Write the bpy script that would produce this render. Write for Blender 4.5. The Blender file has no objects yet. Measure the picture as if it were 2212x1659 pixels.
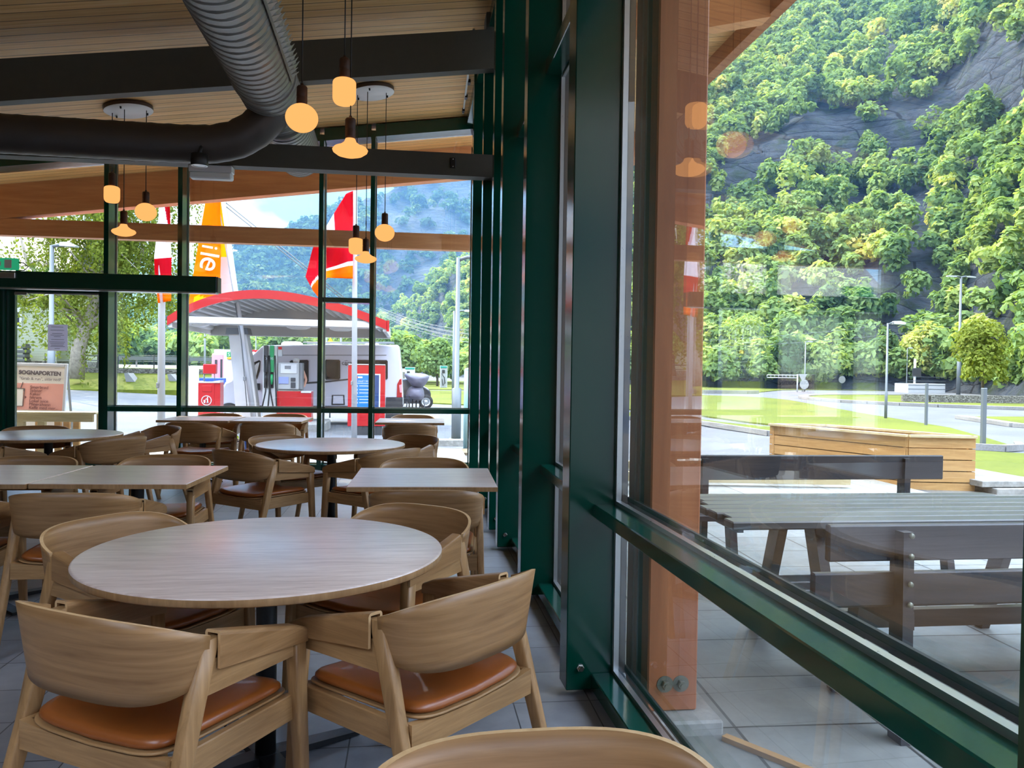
import bpy, math, random
import numpy as np
from mathutils import Vector, Matrix
random.seed(7)
rng = np.random.default_rng(11)
C = bpy.context.scene.collection
PI = math.pi

# ------------------------------------------------------------------ mesh builder
class MB:
    """collects shapes, builds ONE mesh object"""
    def __init__(s):
        s.v = []; s.f = []; s.m = []; s.sm = []; s.mi = 0
    def add(s, vs, fs, smooth=False):
        o = len(s.v)
        s.v += [tuple(p) for p in vs]
        for f in fs:
            s.f.append([i + o for i in f]); s.m.append(s.mi); s.sm.append(smooth)
        return s
    def box(s, x0, x1, y0, y1, z0, z1, M=None, b=0.0):
        if b > 0:
            return s.bbox(x0, x1, y0, y1, z0, z1, b, M)
        vs = [Vector(p) for p in ((x0,y0,z0),(x1,y0,z0),(x1,y1,z0),(x0,y1,z0),(x0,y0,z1),(x1,y0,z1),(x1,y1,z1),(x0,y1,z1))]
        if M is not None: vs = [M @ p for p in vs]
        return s.add(vs, [(0,3,2,1),(4,5,6,7),(0,1,5,4),(1,2,6,5),(2,3,7,6),(3,0,4,7)])
    def bbox(s, x0, x1, y0, y1, z0, z1, b, M=None):
        # chamfered box
        cx, cy, cz = (x0+x1)/2, (y0+y1)/2, (z0+z1)/2
        hx, hy, hz = abs(x1-x0)/2, abs(y1-y0)/2, abs(z1-z0)/2
        b = min(b, hx*.9, hy*.9, hz*.9)
        vs = []; idx = {}
        for sx in (-1,1):
            for sy in (-1,1):
                for sz in (-1,1):
                    for ax in range(3):
                        p = [sx*(hx-b), sy*(hy-b), sz*(hz-b)]
                        p[ax] = (sx*hx, sy*hy, sz*hz)[ax]
                        idx[(sx,sy,sz,ax)] = len(vs); vs.append(Vector((cx+p[0], cy+p[1], cz+p[2])))
        fs = []
        I = lambda a,b_,c,d: idx[(a,b_,c,d)]
        for sg in (-1,1):
            fs.append([I(sg,-1,-1,0),I(sg,1,-1,0),I(sg,1,1,0),I(sg,-1,1,0)][::sg])
            fs.append([I(-1,sg,-1,1),I(-1,sg,1,1),I(1,sg,1,1),I(1,sg,-1,1)][::sg])
            fs.append([I(-1,-1,sg,2),I(1,-1,sg,2),I(1,1,sg,2),I(-1,1,sg,2)][::sg])
        for sx in (-1,1):
            for sy in (-1,1):
                fs.append([I(sx,sy,-1,0),I(sx,sy,1,0),I(sx,sy,1,1),I(sx,sy,-1,1)][::-sx*sy])
                fs.append([I(sx,-1,sy,0),I(sx,1,sy,0),I(sx,1,sy,2),I(sx,-1,sy,2)][::sx*sy])
                fs.append([I(-1,sx,sy,1),I(1,sx,sy,1),I(1,sx,sy,2),I(-1,sx,sy,2)][::-sx*sy])
        for sx in (-1,1):
            for sy in (-1,1):
                for sz in (-1,1):
                    fs.append([I(sx,sy,sz,0),I(sx,sy,sz,1),I(sx,sy,sz,2)][::sx*sy*sz])
        if M is not None: vs = [M @ p for p in vs]
        return s.add(vs, fs)
    def beam(s, p0, p1, w, h, up=(0,0,1), w1=None, h1=None):
        p0, p1 = Vector(p0), Vector(p1); d = (p1-p0).normalized(); up = Vector(up)
        x = d.cross(up)
        if x.length < 1e-6: x = d.cross(Vector((0,1,0)))
        x.normalize(); z = x.cross(d)
        w1 = w if w1 is None else w1; h1 = h if h1 is None else h1
        vs = []
        for p, a, c in ((p0,w,h),(p1,w1,h1)):
            for sx, sz in ((-1,-1),(1,-1),(1,1),(-1,1)):
                vs.append(p + x*(sx*a/2) + z*(sz*c/2))
        return s.add(vs, [(0,1,2,3),(7,6,5,4),(0,4,5,1),(1,5,6,2),(2,6,7,3),(3,7,4,0)])
    def tube(s, pts, rad, n=12, cap=True, smooth=True, up=(0,0,1), oval=None):
        pts = [Vector(p) for p in pts]
        if not hasattr(rad, '__len__'): rad = [rad]*len(pts)
        vs = []; prev = None
        for i, p in enumerate(pts):
            a = pts[max(i-1,0)]; b = pts[min(i+1,len(pts)-1)]
            d = (b-a).normalized()
            if prev is None:
                x = d.cross(Vector(up))
                if x.length < 1e-4: x = d.cross(Vector((0,1,0)))
            else:
                x = prev - d*prev.dot(d)
            x.normalize(); prev = x; y = d.cross(x)
            for k in range(n):
                t = 2*PI*k/n + PI/n
                ky = 1 if oval is None else oval
                vs.append(p + x*(math.cos(t)*rad[i]) + y*(math.sin(t)*rad[i]*ky))
        fs = []
        for i in range(len(pts)-1):
            for k in range(n):
                k2 = (k+1) % n
                fs.append((i*n+k, i*n+k2, (i+1)*n+k2, (i+1)*n+k))
        s.add(vs, fs, smooth)
        if cap:
            o = len(s.v) - len(vs)
            s.f.append([o+k for k in range(n)][::-1]); s.m.append(s.mi); s.sm.append(False)
            s.f.append([o+(len(pts)-1)*n+k for k in range(n)]); s.m.append(s.mi); s.sm.append(False)
        return s
    def lathe(s, prof, n=32, c=(0,0,0), smooth=True, M=None):
        vs = []; fs = []; c = Vector(c)
        for r, z in prof:
            for k in range(n):
                t = 2*PI*k/n
                p = Vector((c.x + r*math.cos(t), c.y + r*math.sin(t), c.z + z))
                vs.append(M @ p if M is not None else p)
        m = len(prof)
        for i in range(m-1):
            for k in range(n):
                k2 = (k+1) % n
                fs.append((i*n+k, i*n+k2, (i+1)*n+k2, (i+1)*n+k))
        s.add(vs, fs, smooth)
        return s
    def prism(s, poly, y0, y1, M=None, axis='y'):
        # poly in (x,z), extruded along y  (axis 'z': poly in (x,y) extruded along z; 'x': poly in (y,z))
        n = len(poly); vs = []
        for yy in (y0, y1):
            for a, b in poly:
                p = Vector((a,yy,b)) if axis == 'y' else (Vector((a,b,yy)) if axis == 'z' else Vector((yy,a,b)))
                vs.append(M @ p if M is not None else p)
        fs = [list(range(n))[::-1], list(range(n,2*n))] + [(k,(k+1)%n,n+(k+1)%n,n+k) for k in range(n)]
        return s.add(vs, fs)
    def grid(s, P, smooth=True, close_u=False):
        # P[i][j] points
        nu, nv = len(P), len(P[0])
        vs = [p for row in P for p in row]; fs = []
        for i in range(nu-1 if not close_u else nu):
            i2 = (i+1) % nu
            for j in range(nv-1):
                fs.append((i*nv+j, i2*nv+j, i2*nv+j+1, i*nv+j+1))
        return s.add(vs, fs, smooth)
    def ell(s, c, rx, ry, rz, nu=16, nv=10, M=None):
        vs = []; fs = []
        c = Vector(c)
        for j in range(nv+1):
            th = PI*j/nv
            for i in range(nu):
                ph = 2*PI*i/nu
                p = Vector((c.x+rx*math.sin(th)*math.cos(ph), c.y+ry*math.sin(th)*math.sin(ph), c.z+rz*math.cos(th)))
                vs.append(M @ p if M is not None else p)
        for j in range(nv):
            for i in range(nu):
                i2 = (i+1) % nu
                fs.append((j*nu+i, (j+1)*nu+i, (j+1)*nu+i2, j*nu+i2))
        return s.add(vs, fs, True)
    def build(s, name, mats, parent=None, loc=None, rz=0.0, fix=True):
        me = bpy.data.meshes.new(name)
        me.from_pydata([tuple(p) for p in s.v], [], s.f)
        if not isinstance(mats, (list, tuple)): mats = [mats]
        for m in mats: me.materials.append(m)
        me.polygons.foreach_set('material_index', s.m)
        me.polygons.foreach_set('use_smooth', s.sm)
        if fix:
            import bmesh
            bm = bmesh.new(); bm.from_mesh(me)
            bmesh.ops.remove_doubles(bm, verts=bm.verts, dist=1e-5)
            bmesh.ops.recalc_face_normals(bm, faces=bm.faces)
            bm.to_mesh(me); bm.free()
        me.update()
        o = bpy.data.objects.new(name, me); C.objects.link(o)
        if parent is not None: o.parent = parent
        if loc is not None: o.location = loc
        if rz: o.rotation_euler = (0,0,rz)
        return o

def tag(o, label=None, cat=None, group=None, kind=None):
    if label: o['label'] = label
    if cat: o['category'] = cat
    if group: o['group'] = group
    if kind: o['kind'] = kind
    return o
def thing(name, label, cat, loc=(0,0,0), rz=0.0, group=None, kind=None):
    o = bpy.data.objects.new(name, None); C.objects.link(o)
    o.empty_display_size = .1
    o.location = loc; o.rotation_euler = (0,0,rz)
    return tag(o, label, cat, group, kind)
KIDS = {}
def kids(o):
    return [c for c in bpy.data.objects if c.parent == o]
def dup(root, loc, rz, label, group=None):
    """copy of a thing with copies of its parts and sub-parts"""
    r = root.copy(); C.objects.link(r); r.location = loc; r.rotation_euler = (0,0,rz); r['label'] = label
    if group: r['group'] = group
    for ch in kids(root):
        if ch == r: continue
        c = ch.copy(); C.objects.link(c); c.parent = r
        for g in kids(ch):
            d = g.copy(); C.objects.link(d); d.parent = c
    return r

# ------------------------------------------------------------------ materials
def lin(r, g=None, b=None):
    if g is None: r, g, b = r
    f = lambda c: ((c/255)/12.92 if c/255 <= .04045 else ((c/255+.055)/1.055)**2.4)
    return (f(r), f(g), f(b), 1.0)
class NT:
    def __init__(s, name):
        s.m = bpy.data.materials.new(name); s.m.use_nodes = True
        s.t = s.m.node_tree; s.n = s.t.nodes; s.l = s.t.links
        s.n.clear(); s.out = s.n.new('ShaderNodeOutputMaterial')
    def new(s, t, **kw):
        n = s.n.new(t)
        for k, v in kw.items():
            if k in n.inputs: 
                n.inputs[k].default_value = v
            else: setattr(n, k, v)
        return n
    def link(s, a, b): s.l.new(a, b)
    def math(s, op, a, b=None, c=None):
        n = s.n.new('ShaderNodeMath'); n.operation = op
        for i, v in enumerate((a,b,c)):
            if v is None: continue
            if hasattr(v, 'is_linked') or hasattr(v, 'links'): s.l.new(v, n.inputs[i])
            else: n.inputs[i].default_value = v
        return n.outputs[0]
    def mix(s, fac, a, b, blend='MIX'):
        n = s.n.new('ShaderNodeMix'); n.data_type = 'RGBA'; n.blend_type = blend
        for i, v in ((0,fac),(6,a),(7,b)):
            if hasattr(v, 'links'): s.l.new(v, n.inputs[i])
            else: n.inputs[i].default_value = v
        return n.outputs[2]
    def ramp(s, fac, stops):
        n = s.n.new('ShaderNodeValToRGB'); s.l.new(fac, n.inputs[0])
        el = n.color_ramp.elements
        while len(el) < len(stops): el.new(.5)
        for e, (p, c) in zip(el, stops):
            e.position = p; e.color = c if len(c) == 4 else (*c, 1)
        return n.outputs[0]
    def coords(s, scale=(1,1,1), kind='Object', rot=(0,0,0), loc=(0,0,0)):
        tc = s.n.new('ShaderNodeTexCoord'); mp = s.n.new('ShaderNodeMapping')
        s.l.new(tc.outputs[kind], mp.inputs['Vector'])
        mp.inputs['Scale'].default_value = scale; mp.inputs['Rotation'].default_value = rot; mp.inputs['Location'].default_value = loc
        return mp.outputs[0]
    def noise(s, vec, scale=5, detail=4, rough=.5, dist=0.0):
        n = s.n.new('ShaderNodeTexNoise'); s.l.new(vec, n.inputs['Vector'])
        n.inputs['Scale'].default_value = scale; n.inputs['Detail'].default_value = detail
        n.inputs['Roughness'].default_value = rough; n.inputs['Distortion'].default_value = dist
        return n.outputs['Fac']
    def bump(s, h, strength=.2, dist=.01):
        n = s.n.new('ShaderNodeBump'); s.l.new(h, n.inputs['Height'])
        n.inputs['Strength'].default_value = strength; n.inputs['Distance'].default_value = dist
        return n.outputs[0]
    def bsdf(s, col, rough=.5, metal=0.0, spec=.5, normal=None, coat=0.0, **kw):
        n = s.n.new('ShaderNodeBsdfPrincipled')
        for k, v in (('Base Color',col),('Roughness',rough),('Metallic',metal),('Specular IOR Level',spec),('Coat Weight',coat)):
            if hasattr(v, 'links'): s.l.new(v, n.inputs[k])
            else: n.inputs[k].default_value = v
        for k, v in kw.items(): n.inputs[k.replace('_',' ')].default_value = v
        if normal is not None: s.l.new(normal, n.inputs['Normal'])
        s.l.new(n.outputs[0], s.out.inputs[0])
        return n
MAT = {}
def plain(name, rgb, rough=.5, metal=0.0, spec=.5, coat=0.0, var=.0, vscale=6):
    t = NT(name); col = lin(rgb) if max(rgb) > 1 else (*rgb,1)
    if var > 0:
        f = t.noise(t.coords(), vscale, 5, .6)
        d = tuple(c*(1-var) for c in col[:3])+(1,); l = tuple(min(1,c*(1+var)) for c in col[:3])+(1,)
        c = t.ramp(f, [(.3,d),(.7,l)])
        t.bsdf(c, rough, metal, spec, t.bump(f, .06, .01), coat)
    else:
        f = t.noise(t.coords(), 40, 3, .6)
        r = t.math('MULTIPLY_ADD', f, .12, rough-.06)
        t.bsdf(col, r, metal, spec, None, coat)
    MAT[name] = t.m; return t.m
def wood(name, dark, light, scale=(4,4,70), rough=.45, rot=(0,0,0), knots=False, spec=.4, bump=.05, dist=.6, mid=None):
    t = NT(name)
    v = t.coords(scale, rot=rot)
    n1 = t.noise(v, 1.0, 6, .6, dist)
    v2 = t.coords(tuple(c*.22 for c in scale), rot=rot)
    n2 = t.noise(v2, 1.0, 3, .5, .8)
    f = t.math('MULTIPLY_ADD', n1, .65, t.math('MULTIPLY', n2, .35))
    c = t.ramp(f, [(.32,lin(dark)),(.52,lin(mid) if mid else tuple((a+b)/2 for a,b in zip(lin(dark),lin(light)))),(.68,lin(light))])
    if knots:
        vv = t.coords((2.2,2.2,2.2))
        vo = t.new('ShaderNodeTexVoronoi'); t.link(vv, vo.inputs['Vector']); vo.inputs['Scale'].default_value = 1.3
        k = t.math('LESS_THAN', vo.outputs['Distance'], .07)
        c = t.mix(k, c, lin(tuple(x*.55 for x in dark)))
    t.bsdf(c, rough, 0, spec, t.bump(n1, bump, .004))
    MAT[name] = t.m; return t.m

wood('oak_light', (132,96,58), (180,138,92), (5,5,60), .42)                    # chair frames
wood('oak_leg', (132,96,58), (180,138,92), (46,46,4), .42)
wood('oak_panel', (122,86,50), (172,130,86), (3.0,3.0,55), .40, spec=.45)          # bent plywood
wood('oak_top', (182,158,145), (228,210,198), (7,90,40), .28, rot=(0,0,.22), spec=.55, mid=(210,189,177), bump=.02)
wood('ply_edge', (186,148,102), (212,176,130), (40,40,8), .5)
wood('oak_edge', (140,104,66), (186,146,102), (40,40,5), .45)
wood('glulam', (140,76,38), (184,112,64), (9,2.0,9), .5, dist=.3)
wood('glulam_x', (196,120,72), (236,170,116), (1.2,9,16), .5, dist=.3, knots=False)
wood('glulam_post', (142,78,42), (184,114,68), (14,14,1.1), .5, dist=.5, knots=True)
wood('pine_fresh', (160,116,66), (200,158,100), (2.2,2.2,26), .6, dist=.9, knots=True)
wood('pine_pale', (176,156,114), (206,190,150), (3,12,26), .6, dist=.6)
wood('wood_black', (26,25,27), (52,50,54), (2,30,30), .42, dist=.3, spec=.5)
wood('wood_weathered', (58,60,60), (104,106,104), (2,34,34), .38, dist=.3, spec=.6)

def ceiling_mat():
    t = NT('ceiling_boards')
    tc = t.n.new('ShaderNodeTexCoord'); sp = t.n.new('ShaderNodeSeparateXYZ'); t.link(tc.outputs['Object'], sp.inputs[0])
    u = t.math('DIVIDE', sp.outputs['Y'], .135)
    fl = t.math('FLOOR', u); fr = t.math('SUBTRACT', u, fl)
    edge = t.math('LESS_THAN', t.math('ABSOLUTE', t.math('SUBTRACT', fr, .5)), .468)   # 1 on the board
    cb = t.n.new('ShaderNodeCombineXYZ')
    t.link(t.math('MULTIPLY', sp.outputs['X'], 1.1), cb.inputs[0]); t.link(t.math('MULTIPLY', sp.outputs['Y'], 38), cb.inputs[1]); t.link(t.math('MULTIPLY', fl, 3.7), cb.inputs[2])
    g = t.noise(cb.outputs[0], 1.0, 5, .6, .3)
    wn = t.n.new('ShaderNodeTexWhiteNoise'); wn.noise_dimensions = '1D'; t.link(fl, wn.inputs['W'])
    base = t.ramp(g, [(.3,lin(218,162,98)),(.55,lin(240,192,128)),(.75,lin(250,216,158))])
    tint = t.math('MULTIPLY_ADD', wn.outputs['Value'], .22, .86)
    cb2 = t.n.new('ShaderNodeCombineColor')
    for i in range(3): t.link(tint, cb2.inputs[i])
    c = t.mix(1.0, base, cb2.outputs[0], 'MULTIPLY')
    c = t.mix(edge, lin(62,38,18), c)
    b = t.math('MULTIPLY_ADD', g, .15, edge)
    t.bsdf(c, .5, 0, .35, t.bump(b, .5, .006))
    MAT['ceiling_boards'] = t.m
ceiling_mat()
def floor_mat():
    t = NT('floor_tiles')
    tc = t.n.new('ShaderNodeTexCoord'); sp = t.n.new('ShaderNodeSeparateXYZ'); t.link(tc.outputs['Object'], sp.inputs[0])
    def cell(o, off):
        u = t.math('DIVIDE', t.math('SUBTRACT', o, off), .32); fl = t.math('FLOOR', u)
        fr = t.math('ABSOLUTE', t.math('SUBTRACT', t.math('SUBTRACT', u, fl), .5))
        return fl, fr
    fx, ex = cell(sp.outputs['X'], .432); fy, ey = cell(sp.outputs['Y'], 3.209)
    g = t.math('GREATER_THAN', t.math('MAXIMUM', ex, ey), .4915)
    cb = t.n.new('ShaderNodeCombineXYZ'); t.link(fx, cb.inputs[0]); t.link(fy, cb.inputs[1])
    wn = t.n.new('ShaderNodeTexWhiteNoise'); wn.noise_dimensions = '2D'; t.link(cb.outputs[0], wn.inputs['Vector'])
    n = t.noise(t.coords(), 9, 6, .6)
    v = t.math('ADD', t.math('MULTIPLY', wn.outputs['Value'], .25), t.math('MULTIPLY', n, .75))
    c = t.ramp(v, [(.25,lin(124,125,130)),(.6,lin(146,147,152)),(.8,lin(158,159,164))])
    c = t.mix(g, c, lin(70,70,72))
    r = t.math('MULTIPLY_ADD', n, .2, .26)
    t.bsdf(c, r, 0, .5, t.bump(t.math('MULTIPLY_ADD', g, -1.0, t.math('MULTIPLY', n, .12)), .35, .003))
    MAT['floor_tiles'] = t.m
floor_mat()
plain('green_steel', (0,56,43), .16, 0, .6)
plain('panel_brown', (120,100,80), .6, var=.1)
plain('green_rail', (2,62,50), .14, 0, .7)
plain('edge_steel', (196,198,196), .22, 1.0)
plain('aluminium', (188,190,190), .3, .9)
plain('gasket', (14,14,15), .6)
plain('beam_paint', (66,64,56), .55, var=.06, vscale=14)
plain('duct_grey', (128,128,124), .38, .25, .5)
plain('duct_dark', (60,54,50), .42, .2, .5)
plain('black_steel', (20,20,22), .4, 0, .5)
plain('black_plastic', (16,16,17), .45)
plain('white_plastic', (226,226,222), .4)
plain('steel_bright', (190,190,188), .22, 1.0)
plain('lamp_holder', (62,36,22), .5, 0, .4, var=.25, vscale=30)
plain('canopy_white', (214,212,214), .35)
plain('canopy_rim', (70,52,44), .5)
plain('leather', (140,74,26), .36, 0, .5, .1, var=.10, vscale=9)
def glass_mat(name, tint=(.965,.985,.975), base=.09, grazing=.9):
    t = NT(name)
    lw = t.n.new('ShaderNodeLayerWeight'); lw.inputs['Blend'].default_value = .5
    p = t.math('POWER', lw.outputs['Facing'], 5.0)
    f = t.math('MULTIPLY_ADD', p, grazing, base)
    tr = t.n.new('ShaderNodeBsdfTransparent'); tr.inputs[0].default_value = (*tint,1)
    gl = t.n.new('ShaderNodeBsdfGlossy'); gl.inputs['Roughness'].default_value = 0.0; gl.inputs['Color'].default_value = (1,1,1,1)
    mx = t.n.new('ShaderNodeMixShader'); t.link(f, mx.inputs[0]); t.link(tr.outputs[0], mx.inputs[1]); t.link(gl.outputs[0], mx.inputs[2])
    t.link(mx.outputs[0], t.out.inputs[0])
    MAT[name] = t.m
glass_mat('window_glass')
glass_mat('window_glass_side', (.975,.99,.98), .12, .88)
def emit(name, col, strength):
    t = NT(name)
    n = t.noise(t.coords(), 3, 2, .5)
    e = t.n.new('ShaderNodeEmission')
    t.link(t.ramp(n, [(.2,tuple(c*.96 for c in col)),(.8,col)]), e.inputs[0]); e.inputs[1].default_value = strength
    t.link(e.outputs[0], t.out.inputs[0]); MAT[name] = t.m
emit('bulb_glow', (1.0,.44,.13), .40)
emit('exit_glow', (0.02,.30,.14), .35)
# ================================================================== the room
CEIL0, CSL = 4.60, .132                      # ceiling height at x = 0, slope
def cz(x): return CEIL0 + CSL*x
# floor
MB().box(-9,.93,-4,10.75,-.12,0).build('floor', MAT['floor_tiles'])
tag(bpy.data.objects['floor'], 'grey square tile floor of the dining room', None, None, 'structure')
# boarded ceiling, running on outside as the soffit
m = MB(); XR = 3.5
def slab(x0, x1, y0, y1): m.prism([(x0,cz(x0)),(x1,cz(x1)),(x1,cz(x1)+.16),(x0,cz(x0)+.16)], y0, y1)
slab(-9.5, XR, .6, 12.1); slab(-9.5, XR, -4, -3.4); slab(-2.3, XR, -3.4, .6); slab(-9.5, -4.58, -3.4, .6)
o = m.build('ceiling', MAT['ceiling_boards']); tag(o, 'sloping pine boarded ceiling running out over the windows', None, None, 'structure')
# glazed roof opening added behind the camera to brighten the room
k = 13
for x0, x1 in ((-4.58,-2.3),):
    w_ = thing('window_%d' % k, 'glazed roof opening added behind the camera to brighten the room', None, kind='structure'); k += 1
    m = MB(); m.prism([(x0,cz(x0)+.10),(x1,cz(x1)+.10),(x1,cz(x1)+.13),(x0,cz(x0)+.13)], -3.4, .6); m.build('pane', MAT['window_glass'], w_)
    m = MB(); m.box(x0,x0+.06,-3.4,.6,cz(x0)-.0,cz(x0)+.16); m.box(x1-.06,x1,-3.4,.6,cz(x1)-.01,cz(x1)+.16); m.build('frame', MAT['white_plastic'], w_)
# fascia along the right eave
m = MB(); m.box(XR-.09, XR+.03, -4, 12.1, cz(XR)-.20, cz(XR)+.2)
tag(m.build('trim_1', MAT['glulam']), 'timber fascia board along the right roof edge', None, None, 'structure')
# back wall and left wall (out of view)
m = MB(); m.box(-9,.95,-4.2,-4,-.1,4.75)
tag(m.build('wall_back', MAT['panel_brown']), 'brown panelled rear wall behind the camera', None, None, 'structure')
m = MB(); m.box(-9.2,-9,-4.2,10.75,-.1,3.5)
tag(m.build('wall_left', MAT['panel_brown']), 'brown panelled left wall', None, None, 'structure')

# ---------------- right window wall: each bay is one window with its fin, rails, sill, transom, pane
FX = .658; GX = .872; FW = .13
def bay(n, y_far, y_near, label, M=None, transom=True, fin=True, fin_far_only=True, off=0.0):
    """local frame: fin at y_far (with its face to the near side)"""
    w = thing('window_%d' % n, label, None, kind='structure')
    L = y_far - y_near
    loc = (0,0,0)
    def put(mb, name, mat):
        if M is not None:
            mb.v = [tuple(M @ Vector(p)) for p in mb.v]
        return mb.build(name, mat, w)
    top = cz(GX) - .02
    if fin:
        f = MB(); f.bbox(FX+off, GX+off+.02, y_far, y_far+FW, .03, top, .004)
        fo = put(f, 'mullion', MAT['green_steel'])
        b = MB(); Mx = Matrix.Translation((FX+off+.06, y_far, .125)) @ Matrix.Rotation(PI/2,4,'X')
        b.lathe([(0,.022),(.010,.022),(.0125,.018),(.0125,.006),(.0165,.005),(.0165,0)], 6, M=Mx, smooth=False)
        bo = put(b, 'bolt', MAT['steel_bright']); bo.parent = fo
    a, c = y_near+FW, y_far
    r = MB(); r.bbox(FX+off+.105, GX+off+.03, a, c, .757, .812, .004); put(r, 'rail', MAT['green_rail'])
    s = MB(); s.bbox(FX+off+.105, GX+off+.03, a, c, .035, .10, .004); put(s, 'sill', MAT['green_rail'])
    if transom:
        t = MB(); t.bbox(FX+off+.105, GX+off+.03, a, c, 3.11, 3.20, .004); put(t, 'transom', MAT['green_rail'])
    h = MB(); h.box(FX+off+.02, GX+off+.03, a, c, top-.14, top); put(h, 'head', MAT['green_steel'])
    # panes and aluminium beads
    spans = [(.10,.757),(.812,3.11),(3.20,top-.14)] if transom else [(.10,.757),(.812,top-.14)]
    for k, (z0, z1) in enumerate(spans):
        p = MB(); p.box(GX+off+.006, GX+off+.034, a+.02, c-.02, z0+.012, z1-.012); put(p, 'pane', MAT['window_glass_side'])
        d = MB()
        for yy in (a+.002, c-.026): d.box(GX+off-.018, GX+off+.004, yy, yy+.024, z0, z1)
        d.box(GX+off-.018, GX+off+.004, a+.002, c-.002, z0, z0+.016); d.box(GX+off-.012, GX+off+.004, a+.012, c-.014, z1-.015, z1)
        put(d, 'glazing_bead', MAT['aluminium'])
        g = MB()
        for yy in (a, c-.012): g.box(GX+off-.01, GX+off+.036, yy, yy+.012, z0, z1)
        g.box(GX+off+.036, GX+off+.046, a, c, z0, z0+.03); put(g, 'gasket', MAT['gasket'])
    return w
FINS = [3.24, 4.65, 5.93, 6.58, 7.6, 8.9, 10.45]
# near bay bends outward by a little under two degrees
Y0 = .865
M1 = Matrix.Translation((FX, 3.24, 0)) @ Matrix.Rotation(.030,4,'Z') @ Matrix.Translation((-FX,-3.24,0))
LB = 3.24 - Y0
w1 = bay(1, 3.24, 3.24-LB-FW, 'large nearest window bay on the right with bench view', M1, True)
f = MB(); f.bbox(FX, GX+.02, 3.24-LB-FW, 3.24-LB, .03, 4.68, .004); f.v = [tuple(M1 @ Vector(p)) for p in f.v]; f.build('mullion', MAT['green_steel'], w1)
names = ['second window bay from the camera on the right','third window bay on the right behind the round table','narrow fourth bay beside the double fins','fifth bay where the steel tie beam meets the wall','sixth bay on the right near the far tables','last bay on the right before the corner']
for i in range(6):
    bay(i+2, FINS[i+1], FINS[i], names[i], None, True, i < 5)
# corner column
m = MB(); m.box(.775,.93,10.40,10.78,0,cz(.85)-.02)
tag(m.build('trim_2', MAT['green_steel']), 'dark green corner column where the two glass walls meet', None, None, 'structure')
# black plinth under the sills
m = MB(); m.box(.80,.90,Y0,10.6,0,.036)
tag(m.build('baseboard_right', MAT['gasket']), 'black plinth strip under the right window sills', None, None, 'structure')

# ---------------- end wall: mullions, rails, panes
GY = 10.70; FY = 10.42
MUL = {'A': (-3.80,-3.745), 'B': (-2.925,-2.87), 'C': (-1.198,-1.143), 'D': (-.548,-.493)}
def mull(w, x0, x1, z0=0):
    m = MB(); m.box(x0,x1,FY,GY-.02,z0,cz(x0)-.10,); m.box(x0-.006,x1+.006,GY-.02,GY+.03,z0,cz(x0)-.1)
    return m.build('mullion', MAT['green_steel'], w)
def pane_end(w, x0, x1, z0, z1):
    m = MB()
    s0 = z1 if not callable(z1) else None
    zt0 = z1 if s0 is not None else z1(x0); zt1 = z1 if s0 is not None else z1(x1)
    vs = []
    for yy in (GY-.014, GY+.014):
        vs += [(x0+.012,yy,z0+.012),(x1-.012,yy,z0+.012),(x1-.012,yy,zt1-.012),(x0+.012,yy,zt0-.012)]
    m.add(vs, [(0,1,2,3),(7,6,5,4),(0,4,5,1),(1,5,6,2),(2,6,7,3),(3,7,4,0)])
    m.build('pane', MAT['window_glass'], w)
    d = MB()
    for xx in (x0, x1-.014): d.box(xx,xx+.014,GY-.03,GY-.014,z0,min(zt0,zt1)-.01)
    d.box(x0,x1,GY-.03,GY-.014,z0,z0+.014)
    d.build('glazing_bead', MAT['aluminium'], w)
headz = lambda x: cz(x)-.18
RZ0, RZ1 = .775, .835
def end_bay(n, x0, x1, label, mullx=None, transom=None):
    w = thing('window_%d' % n, label, None, kind='structure')
    if mullx: mull(w, *mullx)
    r = MB(); r.bbox(x0,x1,FY+.10,GY+.03,RZ0,RZ1,.004); r.build('rail', MAT['green_rail'], w)
    s = MB(); s.bbox(x0,x1,FY+.10,GY+.03,.02,.10,.004); s.build('sill', MAT['green_rail'], w)
    h = MB(); h.prism([(x0,headz(x0)),(x1,headz(x1)),(x1,cz(x1)-.02),(x0,cz(x0)-.02)], FY+.02, GY+.03); h.build('head', MAT['green_steel'], w)
    zs = [(.10,RZ0)]
    if transom:
        t = MB(); t.bbox(x0,x1,FY+.10,GY+.03,transom[0],transom[1],.004); t.build('transom', MAT['green_rail'], w)
        zs += [(RZ1,transom[0]),(transom[1],headz)]
    else: zs += [(RZ1,headz)]
    for z0, z1 in zs: pane_end(w, x0, x1, z0, z1)
    return w
end_bay(8, MUL['D'][1], .775, 'right end-wall window in the corner with mountain view', MUL['D'])
end_bay(9, MUL['C'][1], MUL['D'][0], 'narrow end-wall window with a crossbar between two mullions', MUL['C'], (2.215,2.275))
end_bay(10, MUL['B'][1], MUL['C'][0], 'wide middle end-wall window facing the fuel station', MUL['B'])
end_bay(11, MUL['A'][1], MUL['B'][0], 'narrow end-wall window right of the door', MUL['A'], (2.29,2.35))
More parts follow.
